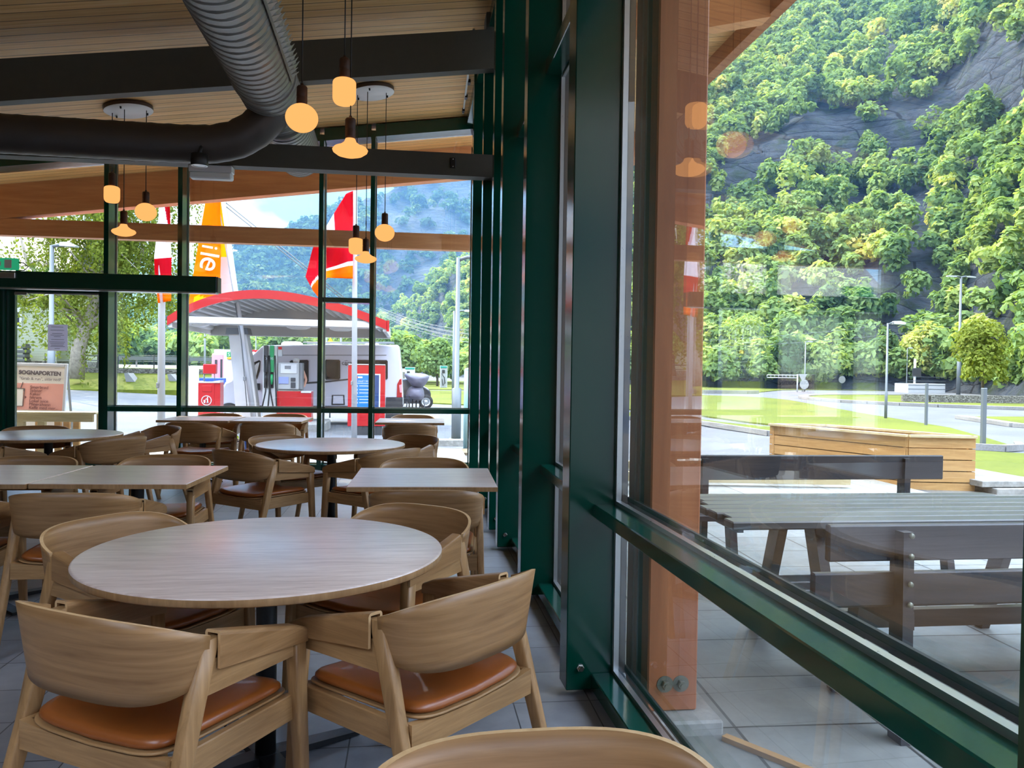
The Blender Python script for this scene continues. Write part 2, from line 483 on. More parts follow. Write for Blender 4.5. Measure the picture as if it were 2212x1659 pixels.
# window above and left of the door
w = thing('window_12', 'end-wall glazing over and left of the door', None, kind='structure')
h = MB(); h.prism([(-9,headz(-9)),(MUL['A'][0],headz(MUL['A'][0])),(MUL['A'][0],cz(MUL['A'][0])-.02),(-9,cz(-9)-.02)], FY+.02, GY+.03); h.build('head', MAT['green_steel'], w)
t = MB(); t.bbox(-9,MUL['A'][0],FY+.10,GY+.03,2.40,2.46,.004); t.build('transom', MAT['green_rail'], w)
pane_end(w, -5.6, MUL['A'][0], 2.46, headz)
m = MB(); m.box(-5.02,-4.965,FY,GY,0,2.4); m.build('mullion', MAT['green_steel'], w)
pane_end(w, -5.6, -5.02, .1, 2.40)
m = MB(); m.box(-9.0,-5.6,10.55,10.73,0,3.95); tag(m.build('wall_end', MAT['panel_brown']), 'brown panelled end wall left of the glass door', None, None, 'structure')
# sliding door
d = thing('door_1', 'green framed glass door at the far left', None, kind='structure')
m = MB()
m.bbox(-4.955,-4.86,10.50,10.56,.02,2.33,.004); m.bbox(-3.885,-3.80,10.50,10.56,.02,2.33,.004); m.bbox(-4.86,-3.885,10.50,10.56,2.245,2.33,.004); m.bbox(-4.86,-3.885,10.50,10.56,.02,.16,.004)
m.build('door_frame', MAT['green_steel'], d)
m = MB(); m.box(-4.87,-3.875,10.515,10.54,.15,2.25); m.build('pane', MAT['window_glass'], d)
m = MB(); m.box(-4.86,-3.885,10.497,10.512,2.225,2.245); m.box(-4.86,-4.72,10.48,10.50,2.205,2.235); m.build('door_seal', MAT['aluminium'], d)
# door operator housing
o = thing('door_operator', 'long dark green box of the sliding door drive above the door', 'door operator', (0,0,0))
m = MB(); m.bbox(-6.6,-2.405,10.22,10.41,2.275,2.47,.006); hs_ = m.build('housing', MAT['green_steel'], o)
m = MB(); m.bbox(-2.405,-2.39,10.222,10.408,2.277,2.468,.004); m.build('end_cap', MAT['beam_paint'], o)
m = MB(); m.box(-6.6,-2.42,10.24,10.40,2.262,2.276); m.build('bottom_track', MAT['aluminium'], o)
m = MB(); m.bbox(-5.1,-4.72,10.19,10.222,2.38,2.45,.006); m.build('motion_sensor', MAT['aluminium'], o)
t = NT('thin_paper'); d_ = t.n.new('ShaderNodeBsdfDiffuse'); d_.inputs[0].default_value = lin(232,230,236); x_ = t.n.new('ShaderNodeBsdfTranslucent'); x_.inputs[0].default_value = lin(226,220,232)
m_ = t.n.new('ShaderNodeMixShader'); m_.inputs[0].default_value = .55; t.link(d_.outputs[0], m_.inputs[1]); t.link(x_.outputs[0], m_.inputs[2]); t.link(m_.outputs[0], t.out.inputs[0]); MAT['thin_paper'] = t.m
# paper notice on the door
m = MB(); m.box(-4.47,-4.24,10.478,10.482,1.525,1.85)
pn = tag(m.build('paper_notice', MAT['thin_paper']), 'white printed paper notice taped to the glass door', 'notice')
m = MB()
for k, (x0, x1, z) in enumerate(((-4.43,-4.29,1.815),(-4.44,-4.28,1.775),(-4.42,-4.30,1.735),(-4.44,-4.28,1.715),(-4.40,-4.32,1.695),(-4.43,-4.28,1.66),(-4.45,-4.27,1.63),(-4.44,-4.28,1.61),(-4.43,-4.29,1.59),(-4.44,-4.27,1.575),(-4.39,-4.33,1.55))):
    m.box(x0,x1,10.4765,10.478,z,z+.006)
plain('print_grey', (150,146,150), .6)
m.build('printed_lines', MAT['print_grey'], pn)
# exit sign
s = thing('exit_sign', 'green emergency exit sign on top of the door drive box', 'exit sign')
m = MB(); m.bbox(-5.2,-4.715,10.24,10.30,2.485,2.625,.012); m.build('sign_box', MAT['exit_glow'], s)
m = MB(); m.box(-4.86,-4.78,10.236,10.24,2.505,2.605); m.box(-4.93,-4.90,10.236,10.24,2.53,2.58); m.build('door_symbol', MAT['white_plastic'], s)
m = MB(); m.tube([(-4.72,10.27,2.58),(-4.66,10.27,2.575),(-4.61,10.275,2.53),(-4.66,10.28,2.485),(-4.75,10.28,2.478)], .006, 6); m.build('cable', MAT['black_plastic'], s)

# ---------------- roof trusses
def rafter(name, y0, y1, xl, xr, ztop, zbot, mat, label):
    m = MB(); m.prism([(xl,zbot(xl)),(xr,zbot(xr)),(xr,ztop(xr)),(xl,ztop(xl))], y0, y1)
    return tag(m.build(name, mat), label, None, None, 'structure')
rafter('trim_3', 7.45, 7.57, -9, .80, lambda x: 4.465+.128*x, lambda x: 4.098+.128*x, MAT['beam_paint'], 'dark sloping steel rafter under the boarded ceiling')
rafter('trim_4', 7.45, 7.60, -9, .76, lambda x: 3.385, lambda x: 3.175, MAT['beam_paint'], 'dark horizontal steel tie beam across the room')
# purlins over the steel rafter carry the ceiling
m = MB()
for x in (-8.5,.70): m.box(x-.05,x+.05,7.40,7.62,4.455+.128*x,cz(x)+.01)
tag(m.build('trim_5', MAT['beam_paint']), 'short dark packers between steel rafter and ceiling', None, None, 'structure')
# timber truss outside the end wall
rafter('trim_6', 11.9, 12.1, -9.4, 3.4, lambda x: cz(x)+.005, lambda x: cz(x)-.47, MAT['glulam_x'], 'sloping glulam rafter at the roof edge outside the end wall')
rafter('trim_7', 11.92, 12.08, -9.4, 1.15, lambda x: 3.385, lambda x: 3.15, MAT['glulam_x'], 'horizontal glulam tie outside the end wall')
rafter('trim_8', 7.40, 7.60, .96, 3.42, lambda x: cz(x)+.005, lambda x: cz(x)-.46+.10*(x-.96), MAT['glulam_x'], 'glulam rafter end under the right eave')
rafter('trim_9', 3.05, 3.25, .96, 3.42, lambda x: cz(x)+.005, lambda x: cz(x)-.46+.10*(x-.96), MAT['glulam_x'], 'glulam rafter end over the near timber column')
def column(name, y, label):
    c = thing(name, label, 'column', (0,0,0))
    z1 = cz(1.0)-.3
    m = MB(); m.bbox(.972,1.182,y,y+.10,-.02,z1,.006); fl_ = m.build('front_lamella', MAT['glulam_post'], c)
    m = MB(); m.bbox(.972,1.182,y+.21,y+.33,-.02,z1,.006); m.build('rear_lamella', MAT['glulam_post'], c)
    m = MB(); m.box(.985,1.17,y+.10,y+.21,-.075,z1); m.build('steel_plate', MAT['beam_paint'], c)
    for k, x in enumerate((1.045,1.112)):
        Mx = Matrix.Translation((x, y, .093)) @ Matrix.Rotation(PI/2,4,'X')
        b = MB(); b.lathe([(0,.004),(.034,.004),(.034,0)], 20, M=Mx, smooth=False)
        b.lathe([(0,.026),(.017,.026),(.019,.022),(.019,.004)], 6, M=Mx, smooth=False)
        b.lathe([(0,.032),(.009,.032),(.009,.026)], 10, M=Mx, smooth=False)
        b.build('bolt', MAT['galvanised'], fl_)
    return c
plain('galvanised', (120,122,108), .45, .7, .5, var=.2, vscale=30)
plain('concrete_raw', (150,148,142), .85, 0, .3, var=.28, vscale=14)
column('timber_column', 3.12, 'twin glulam column with two bolts outside the near window')
column('timber_column', 7.38, 'second glulam column outside, behind the green fins')
m = MB(); m.bbox(.93,1.26,3.02,3.50,-.12,-.022,.01)
tag(m.build('concrete_footing', MAT['concrete_raw']), 'rough concrete pad under the near timber column', 'footing')
# ================================================================== ceiling services
def duct():
    d = thing('ventilation_duct', 'round spiral ventilation duct with a dark side branch under the ceiling', 'duct')
    ax = lambda y: Vector((-1.07-.046*(y-4.6), y, 3.50+.056*(y-4.6)))
    R = .238
    m = MB(); n = 40
    ys = np.arange(-1.0, 9.31, .0118)
    # spiral seam: radius bump every .11 m along a helix
    P = []
    for y in ys:
        c = ax(y); row = []
        for k in range(n):
            t = 2*PI*k/n
            ph = ((y/.11 + k/n) % 1.0)
            r = R + (-.009 if ph < .12 else (.004 if ph < .24 else 0.0))
            row.append(Vector((c.x + r*math.cos(t), c.y, c.z + r*math.sin(t))))
        row.append(row[0].copy()); P.append(row)
    m.grid(P, True)
    for yy, sg in ((ys[0],-1),(ys[-1],1)):
        c = ax(yy); m.add([Vector((c.x+R*math.cos(2*PI*k/n), c.y, c.z+R*math.sin(2*PI*k/n))) for k in range(n)], [list(range(n))])
    m.build('main_pipe', MAT['duct_grey'], d)
    # couplings
    for y in (6.25, 7.32):
        m = MB(); m.tube([ax(y), ax(y+.05)], R+.010, 40); m.build('coupling', MAT['duct_grey'], d)
    # branch pipe
    m = MB()
    path = [(-9,6.35,3.12),(-5,6.55,3.14),(-2.6,6.70,3.153),(-1.85,6.74,3.158),(-1.62,6.75,3.17),(-1.44,6.75,3.215),(-1.30,6.75,3.30),(-1.18,6.75,3.42),(-1.14,6.75,3.56)]
    pts = []
    for i in range(len(path)-1):
        a, b = Vector(path[i]), Vector(path[i+1]); L = (b-a).length; k = max(1,int(L/.045))
        for q in range(k): pts.append(a.lerp(b, q/k))
    pts.append(Vector(path[-1]))
    rad = [.150 + (.003 if (i % 3 == 0) else 0) for i in range(len(pts))]
    m.tube(pts, rad, 32)
    m.build('branch_pipe', MAT['duct_dark'], d)
    # slotted air grille on the right flank of the main pipe
    def on(y, ang, r):
        c = ax(y); return Vector((c.x + r*math.cos(ang), c.y, c.z + r*math.sin(ang)))
    m = MB(); a0, a1 = -.42, .30; y0, y1 = 3.6, 6.15
    for a in (a0, a1-.08):
        P = [[on(y, a, R+.012), on(y, a+.08, R+.012)] for y in np.linspace(y0,y1,30)]
        m.grid(P, False)
    for y in (y0, y1-.06):
        P = [[on(y, a, R+.012), on(y+.06, a, R+.012)] for a in np.linspace(a0,a1,8)]
        m.grid(P, False)
    gf_ = g = m.build('grille_frame', MAT['duct_grey'], d)
    sd = g.modifiers.new('t','SOLIDIFY'); sd.thickness = .004
    m = MB()
    ny = 26
    for i in range(ny):
        ya = y0+.07+(y1-y0-.14)*i/ny; yb = y0+.07+(y1-y0-.14)*(i+1)/ny
        for j in range(2):
            aa = a0+.09+(a1-a0-.18)*j/2; ab = a0+.09+(a1-a0-.18)*(j+1)/2
            mid = (aa+ab)/2
            m.add([on(ya,aa,R+.010),on(yb,aa,R+.010),on((ya+yb)/2,mid+.06,R+.055)], [(0,1,2)])
            m.add([on(ya,ab,R+.010),on(ya+.02,aa,R+.010),on(ya+.03,mid,R+.03)], [(0,1,2)])
    g = m.build('grille_fin', MAT['duct_grey'], gf_); g['kind'] = 'stuff'
    sd = g.modifiers.new('t','SOLIDIFY'); sd.thickness = .003
    m = MB(); P = [[on(y, a, R+.006) for a in np.linspace(a0+.05,a1-.05,8)] for y in np.linspace(y0+.05,y1-.05,30)]
    m.grid(P, True); m.build('grille_opening', MAT['black_plastic'], gf_)
    return d
duct()
# small spotlight and emergency lamp on the tie beam
s = thing('ceiling_sensor', 'small black cylindrical sensor hanging under the dark duct', 'sensor', (-1.68,6.56,-.155))
m = MB(); m.lathe([(.062,3.10),(.066,3.105),(.066,3.19),(.05,3.195),(0,3.195)], 24); m.build('body', MAT['black_plastic'], s)
m = MB(); m.lathe([(.05,3.099),(.062,3.099),(.062,3.103)], 24); m.lathe([(0,3.102),(.05,3.1015)],24); m.build('lens_ring', MAT['aluminium'], s)
m = MB(); m.tube([(0,0,3.19),(0,.03,3.24),(0,.06,3.27)], .014, 8); m.build('bracket', MAT['black_plastic'], s)
e = thing('emergency_lamp', 'white box emergency lamp fixed under the steel tie beam', 'lamp', (-1.82,7.52,0))
m = MB(); m.bbox(-.19,.19,-.055,.055,3.115,3.176,.006); m.build('housing', MAT['canopy_white'], e)
m = MB(); m.bbox(-.185,.185,-.052,.052,3.055,3.116,.012); m.build('diffuser', MAT['white_plastic'], e)
b = thing('junction_cover', 'small black oval cover plate on the right end of the tie beam', 'cover plate', (.36,7.45,3.29))
m = MB(); m.bbox(-.028,.028,-.012,0,-.05,.05,.01); pp_ = m.build('plate', MAT['black_plastic'], b)
for z in (-.034,.034): m = MB(); m.ell((0,-.013,z), .006,.004,.006, 8, 6); m.build('screw', MAT['steel_bright'], pp_)
# white cable strip with clips on the boards beside the right wall
b = thing('cable_strip', 'thin white strip with dark clips on the ceiling by the right wall', 'strip')
m = MB(); m.beam((.56,7.75,cz(.56)-.012),(.62,10.3,cz(.62)-.012), .02,.02); m.build('strip', MAT['white_plastic'], b)
for k in range(5):
    y = 8.1+k*.5; m = MB(); m.box(.60,.63,y,y+.09,cz(.6)-.04,cz(.6)-.004); m.build('clip', MAT['black_plastic'], b)

# ---------------- pendants
def bulb_profile(kind):
    if kind == 'globe':
        a, b = .112, .098
        return [(a*math.sin(t), -b+b*math.cos(t)*-1*-1) for t in np.linspace(.33, PI, 18)], .196
    if kind == 'capsule':
        pr = [(.034,0),(.036,-.02)]
        for t in np.linspace(PI/2, 0, 6): pr.append((.050+.031*math.cos(t), -.052+.028*math.sin(t)))
        for t in np.linspace(0, PI/2, 7): pr.append((.045+.036*math.cos(t) if t < 1.5 else .0, -.150-.05*math.sin(t)))
        return pr, .2
    pr = [(.030,0),(.033,-.02),(.044,-.045),(.075,-.068),(.112,-.082),(.124,-.098),(.118,-.114),(.09,-.134),(.05,-.146),(0,-.149)]
    return pr, .15
def pendant(kind, x, y, zc, ztop, label, group):
    """zc = height of the middle of the glowing bulb"""
    pr, hgt = bulb_profile(kind)
    zb = zc + hgt/2
    p = thing('pendant_lamp', label, 'pendant lamp', (x,y,zb), group=group)
    m = MB(); m.lathe(pr, 36); m.build('bulb', MAT['bulb_glow'], p)
    m = MB(); m.lathe([(0,-.02),(.036,-.02),(.037,-.004),(.037,.04),(.035,.046),(.037,.052),(.037,.112),(.030,.122),(.010,.126),(.010,.14),(0,.14)], 24); m.build('socket', MAT['lamp_holder'], p)
    m = MB(); m.tube([(0,0,.135),(0,0,(ztop-zb)*.5),(0,0,ztop-zb)], .0045, 8); m.build('cord', MAT['black_plastic'], p)
    return p
def canopy(x, y, label):
    z = cz(x)
    c = thing('lamp_canopy', label, 'ceiling plate', (x,y,z-.006), group='round ceiling plates of the pendant clusters')
    c.rotation_euler = (0,-math.atan(CSL),0)
    m = MB(); m.lathe([(0,-.052),(.238,-.052),(.25,-.044)], 40); pl_ = m.build('plate', MAT['canopy_white'], c)
    m = MB(); m.lathe([(.25,-.044),(.252,-.02),(.252,0),(0,0)], 40); m.build('rim', MAT['canopy_rim'], c)
    for a in (.5,2.6,4.6):
        m = MB(); m.lathe([(0,-.075),(.008,-.075),(.010,-.06),(.010,-.05)], 10, c=(.19*math.cos(a),.19*math.sin(a),0)); m.build('cord_grip', MAT['black_plastic'], pl_)
    return c
canopy(-3.11, 9.2, 'round white ceiling plate over the left pendant cluster')
canopy(-.487, 9.2, 'round white ceiling plate over the right pendant cluster')
canopy(-.60, 5.72, 'round white ceiling plate of the nearest pendant cluster, above the frame')
gN, gL, gR = 'nearest pendant cluster', 'left far pendant cluster', 'right far pendant cluster'
pendant('globe', -.779, 5.70, 3.101, cz(-.78)-.05, 'glowing globe pendant of the nearest cluster, against the grey duct', gN)
pendant('capsule', -.490, 5.70, 3.31, cz(-.49)-.05, 'glowing capsule pendant of the nearest cluster, hanging highest', gN)
pendant('saucer', -.447, 5.72, 2.925, cz(-.45)-.05, 'glowing saucer pendant of the nearest cluster, in front of the tie beam', gN)
pendant('capsule', -3.273, 9.2, 3.235, cz(-3.27)-.05, 'small capsule pendant of the far left cluster, before a green mullion', gL)
pendant('globe', -2.919, 9.2, 3.047, cz(-2.92)-.05, 'small globe pendant of the far left cluster', gL)
pendant('saucer', -3.121, 9.12, 2.835, cz(-3.12)-.05, 'small saucer pendant of the far left cluster, hanging lowest', gL)
pendant('capsule', -.643, 9.2, 2.76, cz(-.64)-.05, 'small capsule pendant of the far right cluster, before the red flag pole', gR)
pendant('globe', -.322, 9.2, 2.913, cz(-.32)-.05, 'small globe pendant of the far right cluster, hanging highest', gR)
pendant('saucer', -.527, 9.12, 2.625, cz(-.53)-.05, 'small saucer pendant of the far right cluster, hanging lowest', gR)
# ================================================================== chairs
def leg_mb(p0, p1, a0, b0, a1, b1, n=16, pw=5.0):
    m = MB(); P = []
    p0, p1 = Vector(p0), Vector(p1)
    for i in range(5):
        t = i/4; c = p0.lerp(p1, t); a = a0+(a1-a0)*t; b = b0+(b1-b0)*t; row = []
        for k in range(n):
            th = 2*PI*k/n; cs, sn = math.cos(th), math.sin(th)
            row.append(c + Vector((a*math.copysign(abs(cs)**(2/pw),cs), b*math.copysign(abs(sn)**(2/pw),sn), 0)))
        row.append(row[0].copy()); P.append(row)
    m.grid(P, True)
    m.add([P[0][k] for k in range(n)], [list(range(n))]); m.add([P[-1][k] for k in range(n)], [list(range(n))[::-1]])
    return m
def make_chair(label, loc, rz, group):
    ch = thing('dining_armchair', label, 'chair', loc, rz, group)
    OL, OP, LE = MAT['oak_light'], MAT['oak_panel'], MAT['leather']
    for s in (-1,1):
        leg_mb((s*.276,.222,.600),(s*.283,.262,0), .022,.026,.0155,.0175).build('leg', MAT['oak_leg'], ch)
        leg_mb((s*.272,-.112,.690),(s*.292,-.318,0), .019,.030,.0155,.0175).build('leg', MAT['oak_leg'], ch)
    # rails under the arms
    for s in (-1,1):
        m = MB(); x0, x1 = s*.264, s*.288
        m.prism([(-.125,.552),(.215,.545),(.215,.592),(-.115,.640)], min(x0,x1), max(x0,x1), axis='x'); m.build('arm_rail', OL, ch)
    # seat frame: four aprons, the front and back ones hollowed on top
    m = MB()
    def hol(x): return .428 - .016*(1-(x/.26)**2)
    for y, hw in ((-.215,.262),(.222,.262)):
        xs = np.linspace(-hw,hw,13)
        poly = [(x, .350) for x in xs] + [(x, hol(x)) for x in xs[::-1]]
        m.prism(poly, y-.012, y+.012)
    for s in (-1,1): m.bbox(s*.262-.012, s*.262+.012, -.215,.222,.352,.428,.003)
    m.build('seat_frame', OL, ch)
    # plywood seat shell and leather pad
    def outline(u, k):
        # superellipse in plan
        t = 2*PI*u; c, s_ = math.cos(t), math.sin(t)
        return (k*.258*math.copysign(abs(c)**.27,c)*(1+.04*math.copysign(abs(s_)**.27,s_)), k*.236*math.copysign(abs(s_)**.27,s_)+.004)
    def dish(x): return -.018*(1-(x/.255)**2)
    def pad(z0, z1, k, edge, n=48):
        mm = MB(); rings = [(k-.03, z0),(k, z0+edge*.5),(k-.004, z0+edge),(k-.04, z1-.004),(k-.10,z1-.001),(k-.3,z1+.002),(k-.6,z1+.003)]
        P = []
        for i in range(n):
            row = []
            for kk, z in rings:
                x, y = outline(i/n, kk); row.append(Vector((x,y,z+dish(x))))
            P.append(row)
        mm.grid(P, True, close_u=True)
        mm.add([P[i][-1] for i in range(n)], [list(range(n))], True); mm.add([P[i][0] for i in range(n)], [list(range(n))[::-1]], True)
        return mm
    sh_ = pad(.430,.442,1.0,.010).build('seat_shell', OL, ch)
    pad(.442,.472,.965,.016).build('seat_cushion', LE, sh_)
    # bent plywood backrest
    m = MB(); nu, nv = 34, 7; th = .0105; e = 2/2.7
    def surf(a, b, o):
        ph = a*PI/2*.985
        zt = .703 + .066*(1-abs(a)**2.3); zb = .548 + .045*abs(a)**2.5
        z = zb + (zt-zb)*b
        fl = .93 + .07*((z-.55)/.2)
        w = .300*fl + o; dp = (.190*(.84+.16*((z-.55)/.2))) + o
        x = w*math.copysign(abs(math.sin(ph))**e, math.sin(ph)); y = -.112 - dp*abs(math.cos(ph))**e
        return Vector((x,y,z))
    us = [math.copysign(abs(t)**.85, t) for t in np.linspace(-1,1,nu)]
    out = [[surf(a, j/(nv-1), 0) for j in range(nv)] for a in us]
    inn = [[surf(a, j/(nv-1), -th) for j in range(nv)] for a in us]
    m.grid(out, True); m.grid(inn, True); m.mi = 1
    m.grid([[out[i][-1], inn[i][-1]] for i in range(nu)], False); m.grid([[out[i][0], inn[i][0]] for i in range(nu)], False)
    for i in (0, nu-1): m.grid([out[i], inn[i]], False)
    bo = m.build('backrest', [OP, MAT['ply_edge']], ch)
    # folded plywood arm covers
    for s in (-1,1):
        m = MB(); P = []
        for t in np.linspace(0,1,9):
            y = -.098 + .346*t
            zt = .708 - .084*t; zb = .612 - .036*t
            if t > .93: zt -= .008
            prof = []
            xo, xi, rr = .302, .252, .011
            prof += [(xo,zb),(xo,zt-rr)] + [(xo-rr+rr*math.cos(a), zt-rr+rr*math.sin(a)) for a in (PI/6,PI/3,PI/2)]
            prof += [(xi+rr-rr*math.sin(a), zt-rr+rr*math.cos(a)) for a in (0,PI/6,PI/3,PI/2)] + [(xi,zb+.006)]
            tk = .0085
            prof += [(xi+tk,zb+.006),(xi+tk,zt-tk),(xo-tk,zt-tk),(xo-tk,zb)]
            P.append([Vector((s*px,y,pz)) for px, pz in prof] + [Vector((s*prof[0][0],y,prof[0][1]))])
        m.grid(P, False)
        m.mi = 1
        m.add([p for p in P[-1][:-1]], [list(range(len(P[-1])-1))])
        m.add([P[0][k] for k in range(len(P[0])-1)], [list(range(len(P[0])-1))])
        m.build('armrest', [OP, MAT['ply_edge']], ch)
    return ch
G1, G2, G3 = 'chairs around the near round table', 'chairs around the middle round table', 'chairs around the left round table'
G4, G5, G6 = 'chairs at the left square tables', 'chairs at the right square table', 'chairs at the far square tables'
CH = [
 (-.673,2.282,.540, 'nearest left oak armchair, back to the camera, tan seat in the lower left corner', G1),
 (.040,2.434,-.779, 'oak armchair at the near round table, turned left, beside the green window fins', G1),
 (-.978,3.118,2.20, 'oak armchair at the left edge of the near round table, inside of backrest showing', G1),
 (-.096,3.262,-2.52, 'oak armchair behind the right edge of the near round table, facing the camera', G1),
 (.215,1.00,3.12, 'oak armchair right below the camera, only the backrest rim in view', None),
 (-1.595,4.20,.0, 'oak armchair before the left square tables, right one of two, back to camera', G4),
 (-2.29,4.19,-.02, 'oak armchair at the front of the left square tables, cut by the left image edge', G4),
 (-1.599,5.27,3.16, 'oak armchair behind the left square tables, right one, front leg showing', G4),
 (-2.395,5.19,3.13, 'oak armchair behind the left square tables, left one, only backrest rim visible', G4),
 (.092,4.235,.05, 'oak armchair before the right square table, back to the camera', G5),
 (.10,5.10,3.10, 'oak armchair behind the right square table, only curved rim visible', G5),
 (-1.102,6.099,.681, 'oak armchair at the middle round table, left front one, seat in view', G2),
 (-.271,6.158,-.837, 'oak armchair at the middle round table, right front one', G2),
 (-.100,7.03,-2.45, 'oak armchair behind the right edge of the middle round table', G2),
 (-1.02,6.98,2.40, 'oak armchair behind the left edge of the middle round table', G2),
 (-2.269,8.959,.20, 'left armchair before the far left square tables, black table pole beside it', G6),
 (-1.552,9.078,.01, 'right armchair before the far left square tables', G6),
 (-.01,8.97,.0, 'armchair before the far right square table', G6),
 (-2.37,10.10,3.14, 'armchair behind the far left square table, left one against the glass', G6),
 (-1.58,10.10,3.14, 'armchair behind the far left square table, right one against the glass', G6),
 (.03,10.10,3.14, 'armchair behind the far right square table against the glass', G6),
 (-2.555,8.02,-2.35, 'oak armchair right of the left round table, facing it', G3),
 (-2.598,7.098,-.95, 'oak armchair in front of the left round table, back to the camera', G3),
 (-3.376,6.962,.587, 'oak armchair front left of the left round table, arm at the image edge', G3),
 (-3.457,7.85,2.80, 'oak armchair behind the left round table, rim above the table', G3),
]
first = None
for x, y, th, lab, grp in CH:
    if first is None: first = make_chair(lab, (x,y,0), -th, grp)
    else: dup(first, (x,y,0), -th, lab, grp)

# ================================================================== tables
def cross_base(t, pole_r=.035, foot=.36, rot=0.0, H=.71):
    m = MB(); m.lathe([(0,.02),(pole_r,.02),(pole_r,H)], 24); m.build('pole', MAT['black_steel'], t)
    m = MB()
    for k in range(4):
        a = rot + k*PI/2; d = Vector((math.cos(a),math.sin(a),0))
        m.beam(Vector((0,0,.022)), d*foot+Vector((0,0,.014)), .075,.030, w1=.055, h1=.014)
    m.build('foot', MAT['black_steel'], t)
    m = MB(); m.bbox(-.17,.17,-.17,.17,H-.006,H+.004,.002); m.build('mounting_plate', MAT['black_steel'], t)
def round_table(x, y, label, rz, rot):
    t = thing('round_table', label, 'table', (x,y,0), rz, 'round oak tables')
    m = MB(); m.lathe([(0,.7401),(.592,.7400),(.598,.7385),(.600,.735)], 96); m.build('tabletop', MAT['oak_top'], t)
    m = MB(); m.lathe([(.600,.735),(.600,.716),(.596,.712),(.3,.7115),(0,.7115)], 96); m.build('edge_band', MAT['oak_edge'], t)
    cross_base(t, rot=rot)
    return t
round_table(-.4854,2.8114,'large round oak table nearest the camera', 0, .55)
round_table(-.6451,6.6638,'middle round oak table, behind the near one', .1, .3)
round_table(-3.19,7.50,'round oak table at the left before the glass door', -.1, .2)
def square_table(cx, cy, ang, label, w=.80, d=.80):
    t = thing('square_table', label, 'table', (cx,cy,0), ang, 'square oak tables')
    m = MB(); m.bbox(-w/2,w/2,-d/2,d/2,.7125,.740,.003); m.build('tabletop', MAT['oak_top'], t)
    m = MB()
    m.box(-w/2-.0005,w/2+.0005,-d/2-.0005,-d/2+.001,.713,.737); m.box(-w/2-.0005,w/2+.0005,d/2-.001,d/2+.0005,.713,.737)
    m.box(-w/2-.0005,-w/2+.001,-d/2,d/2,.713,.737); m.box(w/2-.001,w/2+.0005,-d/2,d/2,.713,.737)
    m.build('edge_band', MAT['oak_edge'], t)
    cross_base(t, rot=PI/4+.1)
    return t
AT = -.030
square_table(.080,4.645,AT,'square oak table at the right beside the green fins')
square_table(-1.555,4.79,AT*1.5,'right one of the pushed-together square tables at the left')
square_table(-2.365,4.815,AT*1.5,'left one of the pushed-together square tables at the left edge')
square_table(.0,9.68,AT,'far right square oak table in the window corner')
square_table(-1.63,9.78,AT*1.6,'right one of two far square tables below the middle window')
square_table(-2.46,9.84,AT*1.6,'left one of two far square tables below the middle window')
HAZE = .00065
# ================================================================== outdoors: ground, hills, woods
F_, YAW_, PITCH_, ROLL_, HC_ = 1714.3675, .1263, -.0176, .0147, 1.3688
def _axes():
    cy, sy, cp, sp = math.cos(YAW_), math.sin(YAW_), math.cos(PITCH_), math.sin(PITCH_)
    fw = Vector((sy*cp, cy*cp, sp)); r0 = Vector((cy,-sy,0)); u0 = r0.cross(fw)
    return r0*math.cos(ROLL_)+u0*math.sin(ROLL_), -r0*math.sin(ROLL_)+u0*math.cos(ROLL_), fw
_R, _U, _FW = _axes()
def ray(px, py): return _FW + _R*((px-1106)/F_) - _U*((py-829.5)/F_)
def at(px, py, Y):
    """the point at depth Y seen at a pixel of the survey photograph"""
    d = ray(px, py); return Vector((0,0,HC_)) + d*(Y/d.y)
def bearing(px):
    d = ray(px, 805); h = Vector((d.x,d.y)); return h.normalized()
def ground_z(X, Y):
    t = min(max(max((Y-11)/15,(X-6)/9),0),1)
    z = -.1-.37*t
    z += .55*min(max((Y-28)/17,0),1)*min(max((-X-8)/10,0),1)
    return z

def stucco(name, a, b, scale, rough=.9, bump=.3, det=6):
    t = NT(name); n = t.noise(t.coords(), scale, det, .65)
    n2 = t.noise(t.coords(), scale*.03, 4, .6)
    c = t.ramp(t.math('MULTIPLY_ADD', n, .5, t.math('MULTIPLY', n2, .5)), [(.35,lin(a)),(.65,lin(b))])
    t.bsdf(c, rough, 0, .3, t.bump(n, bump, .02)); MAT[name] = t.m
stucco('asphalt', (88,89,92), (110,111,114), 12)
stucco('gravel', (104,102,96), (140,137,130), 40, .95, .6)
stucco('grass', (72,82,14), (104,110,26), 6, .9, .5)
stucco('soil', (92,76,58), (150,128,102), 18, .95, .8)
stucco('kerb_stone', (112,110,106), (150,148,144), 20)
stucco('forest_floor', (60,84,44), (100,120,66), .8, .95, .6)
def rock_mat():
    t = NT('rock_face')
    v = t.coords((.22,.22,.34)); n = t.noise(v, 1.0, 9, .72, .5)
    vo = t.new('ShaderNodeTexVoronoi'); t.link(t.coords((.10,.10,.42), rot=(.5,.3,0)), vo.inputs['Vector']); vo.inputs['Scale'].default_value = 1.0; vo.feature = 'DISTANCE_TO_EDGE'
    c = t.ramp(n, [(.3,lin(40,44,52)),(.5,lin(84,90,100)),(.62,lin(64,78,52)),(.75,lin(126,128,130))])
    c = t.mix(t.math('LESS_THAN', t.math('ADD', vo.outputs['Distance'], t.math('MULTIPLY', n, .05)), .045), c, lin(34,38,46))
    t.bsdf(c, .9, 0, .3, t.bump(t.math('ADD', n, t.math('MULTIPLY', vo.outputs['Distance'], .9)), 1.0, 2.2)); MAT['rock_face'] = t.m
rock_mat()
